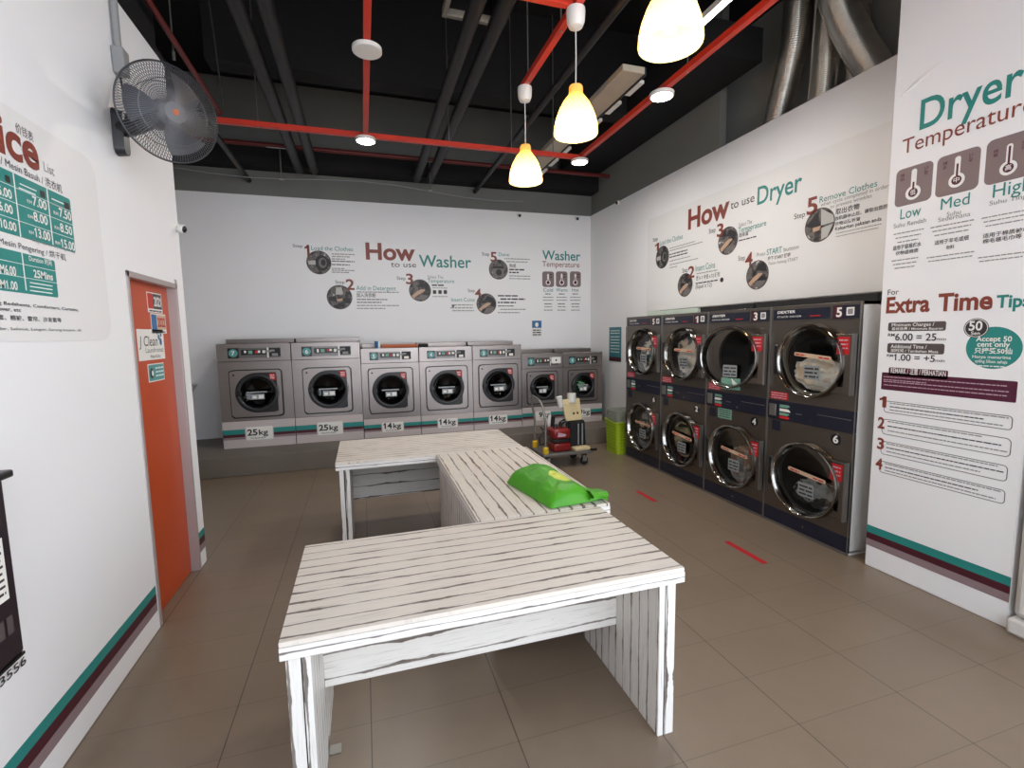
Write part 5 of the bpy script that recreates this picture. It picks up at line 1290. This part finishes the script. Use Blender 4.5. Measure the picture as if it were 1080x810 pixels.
# ------------------------------------------------------------------ pendant lamps
def pendant(y, label):
    x = 1.42; t = thing('pendant_lamp', label, 'pendant lamp', (x, y, 3.045), 0, 'pendant lamps in a row under the red bar')
    bm = bmesh.new(); lathe(bm, [(.143, 0), (.146, .012), (.143, .05), (.132, .1), (.112, .155), (.085, .205), (.058, .24), (.047, .255), (.045, .3), (.04, .308), (0, .31)], None, 56); obj('lamp_shade', bm, M['shade'], t)
    bm = bmesh.new(); lathe(bm, [(0, .78), (.06, .78), (.062, .76), (.058, .70), (.045, .67), (.012, .655), (0, .655)], None, 36); obj('ceiling_cup', bm, M['wht_plastic'], t)
    bm = bmesh.new(); tube(bm, [(0, 0, .31), (.002, 0, .5), (0, 0, .66)], .004, 8); obj('cord', bm, M['wht_plastic'], t)
    bm = bmesh.new(); lathe(bm, [(0, .05), (.025, .056), (.036, .085), (.03, .115), (.016, .15), (.016, .17), (0, .17)], None, 24); obj('light_bulb', bm, M['bulb'], t)
    bm = bmesh.new(); lathe(bm, [(0, .17), (.022, .17), (.024, .24), (.014, .3), (0, .3)], None, 20); obj('lamp_holder', bm, M['wht_plastic'], t)
    L = bpy.data.lights.new('pendant', 'POINT'); L.energy = 11; L.color = (1, .88, .7); L.shadow_soft_size = .045
    o = bpy.data.objects.new('pendant_bulb_light', L); COL.objects.link(o); o.location = (0, 0, .02); o.parent = t
pendant(4.09, 'lit bell shaped pendant lamp farthest from the entrance')
pendant(3.06, 'lit bell shaped pendant lamp in the middle of the row')
pendant(2.03, 'lit bell shaped pendant lamp nearest, cut by the top edge')

# ------------------------------------------------------------------ ceiling services
def pipe(name, label, cat, pts, r, m, group=None, seg=14):
    bm = bmesh.new(); b = Vector(pts[0]); tube(bm, [Vector(p) - b for p in pts], r, seg); o = obj(name, bm, m); o.location = b; return tag(o, label, cat, group)
bm = bmesh.new(); tube(bm, [(0, 0, 0), (0, 4.68, 0)], .022, 12); o = obj('sprinkler_or_shaded_bar', bm, M['red_dark']); o.location = (-1.22, .8, 3.9); tag(o, 'left bar of the red frame, shade painted in, along the left wall top', 'pipe')  # left bar of the red frame, its shade put in as dark red
g = 'dark pipes running under the ceiling'
pipe('ceiling_pipe', 'dark round pipe under ceiling, first from the left wall', 'pipe', [(-.76, .8, 4.12), (-.76, 7.69, 4.12)], .062, M['black_steel'], g)
pipe('ceiling_pipe', 'dark round pipe under ceiling, second from the left wall', 'pipe', [(-.56, .8, 4.12), (-.56, 7.69, 4.12)], .062, M['black_steel'], g)
pipe('ceiling_pipe', 'dark round pipe under ceiling right of the middle red bar', 'pipe', [(.9, .8, 4.12), (.9, 7.69, 4.12)], .062, M['black_steel'], g)
pipe('ceiling_pipe', 'dark round pipe under ceiling left of the pendant lamps', 'pipe', [(1.1, .8, 4.12), (1.1, 7.69, 4.12)], .062, M['black_steel'], g)
pipe('ceiling_pipe', 'thin dark pipe above the left end of the washers', 'pipe', [(-1.47, 4.2, 4.0), (-1.47, 7.98, 4.0)], .035, M['black_steel'], g)
pipe('ceiling_pipe', 'thin dark pipe between the pendant lamps and the air diffuser', 'pipe', [(1.88, 2.6, 4.08), (1.88, 7.98, 4.08)], .035, M['black_steel'], g)
t = thing('sprinkler_or_shaded_bar', 'dark red sprinkler pipe crossing in front of the back wall', 'pipe', (0, 7.3, 4.28))
bm = bmesh.new(); tube(bm, [(-2.68, 0, 0), (3.98, 0, 0)], .03, 12); obj('main_pipe', bm, M['red_dark'], t)
for x in (-.95, 1.05):
    bm = bmesh.new(); tube(bm, [(x, 0, 0), (x, 0, -.42)], .01, 8); tube(bm, [(x - .16, 0, -.02), (x + .16, 0, -.02)], .014, 8); lathe(bm, [(.0, -.44), (.035, -.43), (.035, -.425), (.012, -.42)], Matrix.Translation((x, 0, 0)), 14); obj('sprinkler_head', bm, M['dull_steel'], t)
pipe('ceiling_cable', 'thin grey cable sagging along the dark upper back wall', 'cable', [(-2.4, 7.65, 4.02)] + [(-2.4 + .5 * i, 7.65, 4.02 - .05 * sin(i * .9) - .012 * i) for i in range(1, 11)], .007, M['grey_plastic'], None, 6)
pipe('ceiling_cable', 'thin dark cable hanging down in front of the fan', 'cable', [(-.93, 3.9, ZC), (-.9, 3.9, 4.2), (-.87, 3.92, 3.7), (-.86, 3.95, 3.35)], .006, M['black_steel'], None, 6)
t = thing('air_diffuser', 'long pale linear air diffuser under the ceiling beside the red bar', 'air diffuser', (2.5, 5.75, 4.1))
obj('diffuser_body', B((-.13, .1, -1.65, 1.65, 0, .06)), mat('pale duct board', (176, 166, 150), .6, 0, .3, .1, 6), t, .004)
obj('diffuser_edge', B((.1, .115, -1.65, 1.65, -.012, .06)), M['black_steel'], t)
for k in range(8):
    y = -1.5 + k * .42; obj('diffuser_flap', B((.12, .19, y, y + .26, .0, .03)), M['wht_plastic'], t, .003)
t = thing('vent_frame', 'worn metal frame of an open ceiling vent near the top edge', 'vent', (.98, 4.0, 4.4))
bm = bmesh.new(); box(bm, -.23, .23, .2, .24, -.04, .02); box(bm, -.23, .23, -.3, -.26, -.04, .02); box(bm, -.23, -.19, -.26, .2, -.04, .02); box(bm, .19, .23, -.26, .2, -.04, .02); obj('frame_profile', bm, mat('worn galvanised steel', (150, 142, 130), .55, .3, .5, .35, 22), t, .004)
obj('vent_shaft', B((-.2, -.19, -.27, .21, .02, .35), (.19, .2, -.27, .21, .02, .35), (-.19, .19, .2, .21, .02, .35), (-.19, .19, -.27, -.26, .02, .35)), M['black_steel'], t)
t = thing('tube_light', 'lit fluorescent tube fixture near the top edge beside the nearest pendant', 'light', (2.88, 3.55, 4.32))
obj('fixture_body', B((-.03, .03, -.32, .32, .02, .07)), M['wht_plastic'], t, .004)
bm = bmesh.new(); tube(bm, [(0, -.3, .0), (0, .3, .0)], .013, 12); obj('tube', bm, M['tube'], t)
for y in (-.31, .31): obj('tube_holder', B((-.018, .018, y - .012, y + .012, -.02, .02)), M['wht_plastic'], t)
bm = bmesh.new(); [tube(bm, [(0, y, .07), (0, y, ZC - 4.32)], .005, 6) for y in (-.25, .25)]; obj('hanger_rod', bm, M['dull_steel'], t)

# ------------------------------------------------------------------ flexible exhaust ducts behind the dryer wall
def spline(P, n):
    P = [Vector(p) for p in P]; Q = [P[0] * 2 - P[1]] + P + [P[-1] * 2 - P[-2]]; out = []
    for i in range(len(P) - 1):
        a, b, c, d = Q[i:i + 4]
        for k in range(n):
            s = k / n; out.append(.5 * ((2 * b) + (c - a) * s + (2 * a - 5 * b + 4 * c - d) * s * s + (3 * b - a - 3 * c + d) * s ** 3))
    out.append(P[-1]); return out
def duct(P, r, label):
    pts = spline(P, 60); L = [0]
    for a, b in zip(pts, pts[1:]): L.append(L[-1] + (b - a).length)
    n = int(L[-1] / .0045); res = []; j = 0
    for i in range(n + 1):
        s = L[-1] * i / n
        while j < len(L) - 2 and L[j + 1] < s: j += 1
        f = (s - L[j]) / max(1e-9, L[j + 1] - L[j]); res.append(pts[j].lerp(pts[j + 1], f))
    rad = [r * (1 + .016 * (1, 0, -1, 0)[i % 4]) for i in range(len(res))]
    bm = bmesh.new(); b0 = res[0].copy(); tube(bm, [p - b0 for p in res], rad, 28); o = obj('exhaust_duct', bm, M['duct'], smooth=False)
    for p in o.data.polygons: p.use_smooth = True
    o.location = b0; tag(o, label, 'duct', 'flexible exhaust ducts above the dryer wall')
duct([(4.36, 4.33, 2.0), (4.36, 4.36, 3.3), (4.36, 4.33, 3.85), (4.34, 4.2, 4.25), (4.3, 4.07, 4.6), (4.28, 4.02, 5.0), (4.28, 4.0, ZC)], .125, 'flexible silver duct curving up from the dryers, farthest from the pillar')
duct([(4.36, 3.75, 2.0), (4.36, 3.78, 3.3), (4.36, 3.78, 3.8), (4.36, 3.76, 4.2), (4.36, 3.72, ZC)], .12, 'flexible silver duct rising straight, second from the far duct')
duct([(4.47, 3.38, 2.0), (4.47, 3.5, 3.4), (4.53, 3.57, 3.9), (4.555, 3.6, 4.3), (4.555, 3.6, ZC)], .098, 'flexible silver duct partly hidden between two other ducts')
duct([(4.4, 3.24, 2.0), (4.4, 3.25, 3.6), (4.37, 3.28, 3.95), (4.27, 3.38, 4.25), (4.2, 3.46, 4.5), (4.12, 3.5, 4.8), (4.12, 3.5, ZC)], .14, 'flexible silver duct bulging towards the pillar, nearest to it')

# ------------------------------------------------------------------ wall fan
t = thing('wall_fan', 'black wall mounted fan with wire guard above the orange door', 'fan', (XL, 3.28, 2.88))
bm = bmesh.new()
def mount(bm):
    p = [(y, z) for y, z in rrect(-.045, .045, -.135, .115, .04)]
    a = [bm.verts.new((.002, y, z)) for y, z in p]; b = [bm.verts.new((.05, y * .8, z * .92 - .006)) for y, z in p]; n = len(p)
    bm.faces.new(a); bm.faces.new(b)
    for i in range(n): bm.faces.new((a[i], a[(i + 1) % n], b[(i + 1) % n], b[i]))
mount(bm); obj('wall_bracket', bm, M['fan_black'], t)
hub = Vector((.325, -.20, .04)); ax = Vector((.62, -.76, -.17)).normalized()
u_, w_, _ = frame_axes(ax)
up = Vector((0, 0, 1)); up = (up - ax * up.dot(ax)).normalized(); rt = up.cross(ax)
RM = Matrix((rt, up, ax)).transposed().to_4x4(); RM.translation = hub
bm = bmesh.new(); tube(bm, [(.03, 0, .01), (.1, -.02, .02), tuple(hub - ax * .16)], [.045, .042, .05], 14); obj('arm', bm, M['fan_black'], t)
bm = bmesh.new(); lathe(bm, [(0, -.19), (.05, -.185), (.072, -.15), (.075, -.07), (.06, -.05), (0, -.05)], RM, 28); obj('motor_housing', bm, M['fan_black'], t)
bm = bmesh.new()
for k in range(3):
    a0 = 2 * pi * k / 3 + .75; n = 8; rows = []
    for i in range(n + 1):
        s = i / n; r = .045 + .155 * s; wd = .55 + .3 * s ** .6 * (1.15 - .45 * s * s); row = []
        for j in range(7):
            f = j / 6 - .5; an = a0 + f * wd * 1.25 + .35 * s; row.append(bm.verts.new((r * cos(an), r * sin(an), -.012 + f * .045)))
        rows.append(row)
    for A_, B_ in zip(rows, rows[1:]):
        for j in range(6): bm.faces.new((A_[j], A_[j + 1], B_[j + 1], B_[j]))
lathe(bm, [(.05, -.035), (.05, .02), (.03, .03), (0, .032)], None, 24); bmesh.ops.transform(bm, matrix=RM, verts=bm.verts); fb = obj('fan_blades', bm, M['fan_blade'], t)
def guard(name, sgn, depth, r0):
    bm = bmesh.new(); R = .238; N = 110
    for k in range(N):
        a = 2 * pi * k / N; pts = []
        for s in (0, .3, .6, .85, .97, 1):
            r = r0 + (R - r0) * s; h = sgn * depth * (1 - s ** 3.2); pts.append((r * cos(a + .12 * s), r * sin(a + .12 * s), h))
        tube(bm, pts, .0015, 4, False)
    for r, h, th in ((R, 0, .0045), (R * .66, sgn * depth * (1 - .6 ** 3.2), .002), (r0, sgn * depth, .003)):
        tube(bm, [(r * cos(2 * pi * k / 64), r * sin(2 * pi * k / 64), h) for k in range(64)], th, 6, closed=True)
    bmesh.ops.transform(bm, matrix=RM, verts=bm.verts); return obj(name, bm, M['fan_wire'], t)
guard('front_guard', 1, .07, .05); guard('rear_guard', -1, .075, .07)
bm = bmesh.new(); lathe(bm, [(.052, .066), (.05, .074), (0, .078)], RM, 32); bd = obj('guard_badge', bm, M['fan_blade'], t)
bm = bmesh.new(); lathe(bm, [(.014, .0782), (0, .0795)], RM, 20); obj('badge_dot', bm, M['orange_box'], bd)
bm = bmesh.new(); tube(bm, [(.02, .075, .31), (.035, .05, .24), (.06, .03, .14), (.05, .01, .05)], .006, 8); obj('power_cord', bm, M['fan_black'], t)
t = thing('fan_switch_box', 'grey conduit and connection box on white wall above the fan', 'conduit', (XL, 3.35, 3.2))
bm = bmesh.new(); tube(bm, [(.025, -.005, .13), (.025, -.005, .449)], .018, 12); obj('conduit_pipe', bm, M['grey_plastic'], t)
bm = bmesh.new(); box(bm, .001, .06, -.045, .045, 0, .14)
for v in bm.verts:
    if v.co.z < .01: v.co.y *= .75
obj('connection_box', bm, M['grey_plastic'], t, .01)

# ------------------------------------------------------------------ security cameras
def cctv(loc, aim, label):
    t = thing('security_camera', label, 'camera', loc, 0, 'white dome security cameras'); R = Vector(aim).normalized().to_track_quat('Z', 'Y').to_matrix().to_4x4()
    bm = bmesh.new(); lathe(bm, [(0.0, 0.0), (0.0324, 0.0), (0.0324, 0.013), (0.0144, 0.0216), (0.0, 0.0216)], R, 24); obj('mount', bm, M['wht_plastic'], t)
    bm = bmesh.new(); lathe(bm, [(0.0, 0.0202), (0.0259, 0.0245), (0.0317, 0.0396), (0.0302, 0.0612), (0.0245, 0.0662)], R, 28); obj('camera_body', bm, M['wht_plastic'], t)
    bm = bmesh.new(); lathe(bm, [(0.0245, 0.0648), (0.0158, 0.0734), (0.0, 0.0763)], R, 24); obj('lens', bm, M['black_plastic'], t)
cctv((XL, 4.09, 2.53), (1, -.35, -.25), 'white security camera on the end of left wall beside the fan')
cctv((2.641, YB, 3.745), (0, -1, -.3), 'white security camera at top of the back wall, left of the other one')
cctv((3.722, YB, 3.752), (-.1, -1, -.3), 'white security camera at top of back wall close to the corner')
cctv((XR, 7.0, 3.79), (-1, -.4, -.3), 'white security camera at top of the right wall above the dryer guide')

# ------------------------------------------------------------------ dark box on the left wall
t = thing('wall_box', 'black wall box with red label and white notice at the left edge', 'box', (XL, 1.65, .69))
obj('box_body', B((.001, .118, -.3, .275, .01, .6)), mat('dark plum metal', (40, 30, 36), .4, .1, .5, .08, 5), t, .008)
obj('box_lid', B((.001, .135, -.31, .3, .6, .625)), M['black_plastic'], t, .006)
obj('box_foot', B((.001, .12, -.3, .272, 0, .0095)), M['black_plastic'], t)
obj('red_label', B((.118, .1195, -.2, .215, .42, .475)), M['red'], t)
n_ = obj('notice_sheet', B((.118, .1192, -.2, .236, .215, .418)), M['paper'], t)
RL = Matrix.Translation((.1195, 0, 0)) @ Matrix.Rotation(radians(90), 4, 'Z')
bm = bmesh.new(); rq = random.Random(3); [dashes(bm, -.16 + (.3 if i < 2 else 0), .225, .39 - i * .022, .011, 0, rq) for i in range(8)]; bmesh.ops.transform(bm, matrix=RL, verts=bm.verts); obj('lettering', bm, M['dk'], n_, smooth=False)
bm = bmesh.new(); [flat(bm, [(x, .1), (x + .028, .1), (x + .028, .16), (x, .16)], 0) for x in (.05, .09, .13, .17, .21)]; bmesh.ops.transform(bm, matrix=RL, verts=bm.verts); obj('vent_print', bm, M['gy'], t, smooth=False)

# ------------------------------------------------------------------ white appliance at the right edge, wash basin behind the left wall
t = thing('white_appliance', 'white upright appliance with dark slot at the right edge', 'appliance', (3.72, 1.25, 0))
obj('body', B((-.29, .3, -.36, .355, .1, 1.9)), M['white_panel'], t, .035)
obj('base_plinth', B((-.315, .3, -.37, .365, 0, .095)), M['white_panel'], t, .02)
obj('dark_slot', B((-.294, -.28, .06, .24, .27, .36)), M['black_plastic'], t, .004)
t = thing('wash_basin', 'white wash basin half hidden behind the orange door wall', 'basin', (-2.455, 7.6, .95))
bm = bmesh.new(); lathe(bm, [(0, .0), (.12, .01), (.18, .07), (.225, .14), (.23, .155), (.2, .155), (.17, .09), (0, .04)], None, 36); obj('bowl', bm, M['wht_plastic'], t)
bm = bmesh.new(); tube(bm, [(0, 0, -.69), (0, 0, .01)], [.07, .09], 20); obj('pedestal', bm, M['wht_plastic'], t)
bm = bmesh.new(); tube(bm, [(-.2, 0, .15), (-.2, 0, .25), (-.14, 0, .28), (-.08, 0, .25)], .012, 10); obj('tap', bm, M['chrome'], t)

# ------------------------------------------------------------------ daylight, camera, colour management
W = bpy.data.worlds.new('overcast daylight'); SC.world = W; W.use_nodes = True
nt = W.node_tree; bg = nt.nodes['Background']; bg.inputs[1].default_value = 3.95
tc = nt.nodes.new('ShaderNodeTexCoord'); sp = nt.nodes.new('ShaderNodeSeparateXYZ'); nt.links.new(tc.outputs['Generated'], sp.inputs[0])
cr = nt.nodes.new('ShaderNodeValToRGB'); mr = nt.nodes.new('ShaderNodeMapRange'); nt.links.new(sp.outputs[2], mr.inputs[0]); mr.inputs[1].default_value = -1; mr.inputs[2].default_value = 1
nt.links.new(mr.outputs[0], cr.inputs[0]); nt.links.new(cr.outputs[0], bg.inputs[0])       # sky over a lower half made brighter to lift the walls
e = cr.color_ramp.elements; e[0].position = .46; e[0].color = (1.15, 1.2, 1.27, 1); e[1].position = .54; e[1].color = (.86, .94, 1.05, 1)
P = bpy.data.lights.new('window_portal', 'AREA'); P.shape = 'RECTANGLE'; P.size = 4.8; P.size_y = 4.5; P.cycles.is_portal = True
po = bpy.data.objects.new('window_portal', P); COL.objects.link(po); po.location = (1.35, -2.4, 2.25); po.rotation_euler = (radians(90), 0, 0)

P2 = bpy.data.lights.new('window_portal', 'AREA'); P2.shape = 'RECTANGLE'; P2.size = 4.5; P2.size_y = 3.0; P2.cycles.is_portal = True
po2 = bpy.data.objects.new('window_portal', P2); COL.objects.link(po2); po2.location = (4.2, -.75, 2.25); po2.rotation_euler = (0, radians(90), 0)

cam = bpy.data.cameras.new('camera'); cam.sensor_fit = 'HORIZONTAL'; cam.sensor_width = 36; cam.lens = 503.46 / 1080 * 36; cam.clip_start = .05
co = bpy.data.objects.new('camera', cam); COL.objects.link(co); SC.camera = co
yw, pt, rl = .29996, .10451, -.01565
fwd = Vector((sin(yw) * cos(pt), cos(yw) * cos(pt), -sin(pt))); rt0 = Vector((cos(yw), -sin(yw), 0)); up0 = rt0.cross(fwd)
rt1 = rt0 * cos(rl) + up0 * sin(rl); up1 = up0 * cos(rl) - rt0 * sin(rl)
mw = Matrix((rt1, up1, -fwd)).transposed().to_4x4(); mw.translation = (0, 0, 1.73); co.matrix_world = mw
vs = SC.view_settings; vs.view_transform = 'Standard'; vs.look = 'None'; vs.gamma = 1; vs.use_curve_mapping = False; vs.exposure = 0.0
SC.cycles.use_denoising = True; SC.cycles.max_bounces = 10; SC.cycles.diffuse_bounces = 5; SC.cycles.glossy_bounces = 5; SC.cycles.transparent_max_bounces = 12
SC.cycles.sample_clamp_indirect = 8; SC.cycles.caustics_reflective = False
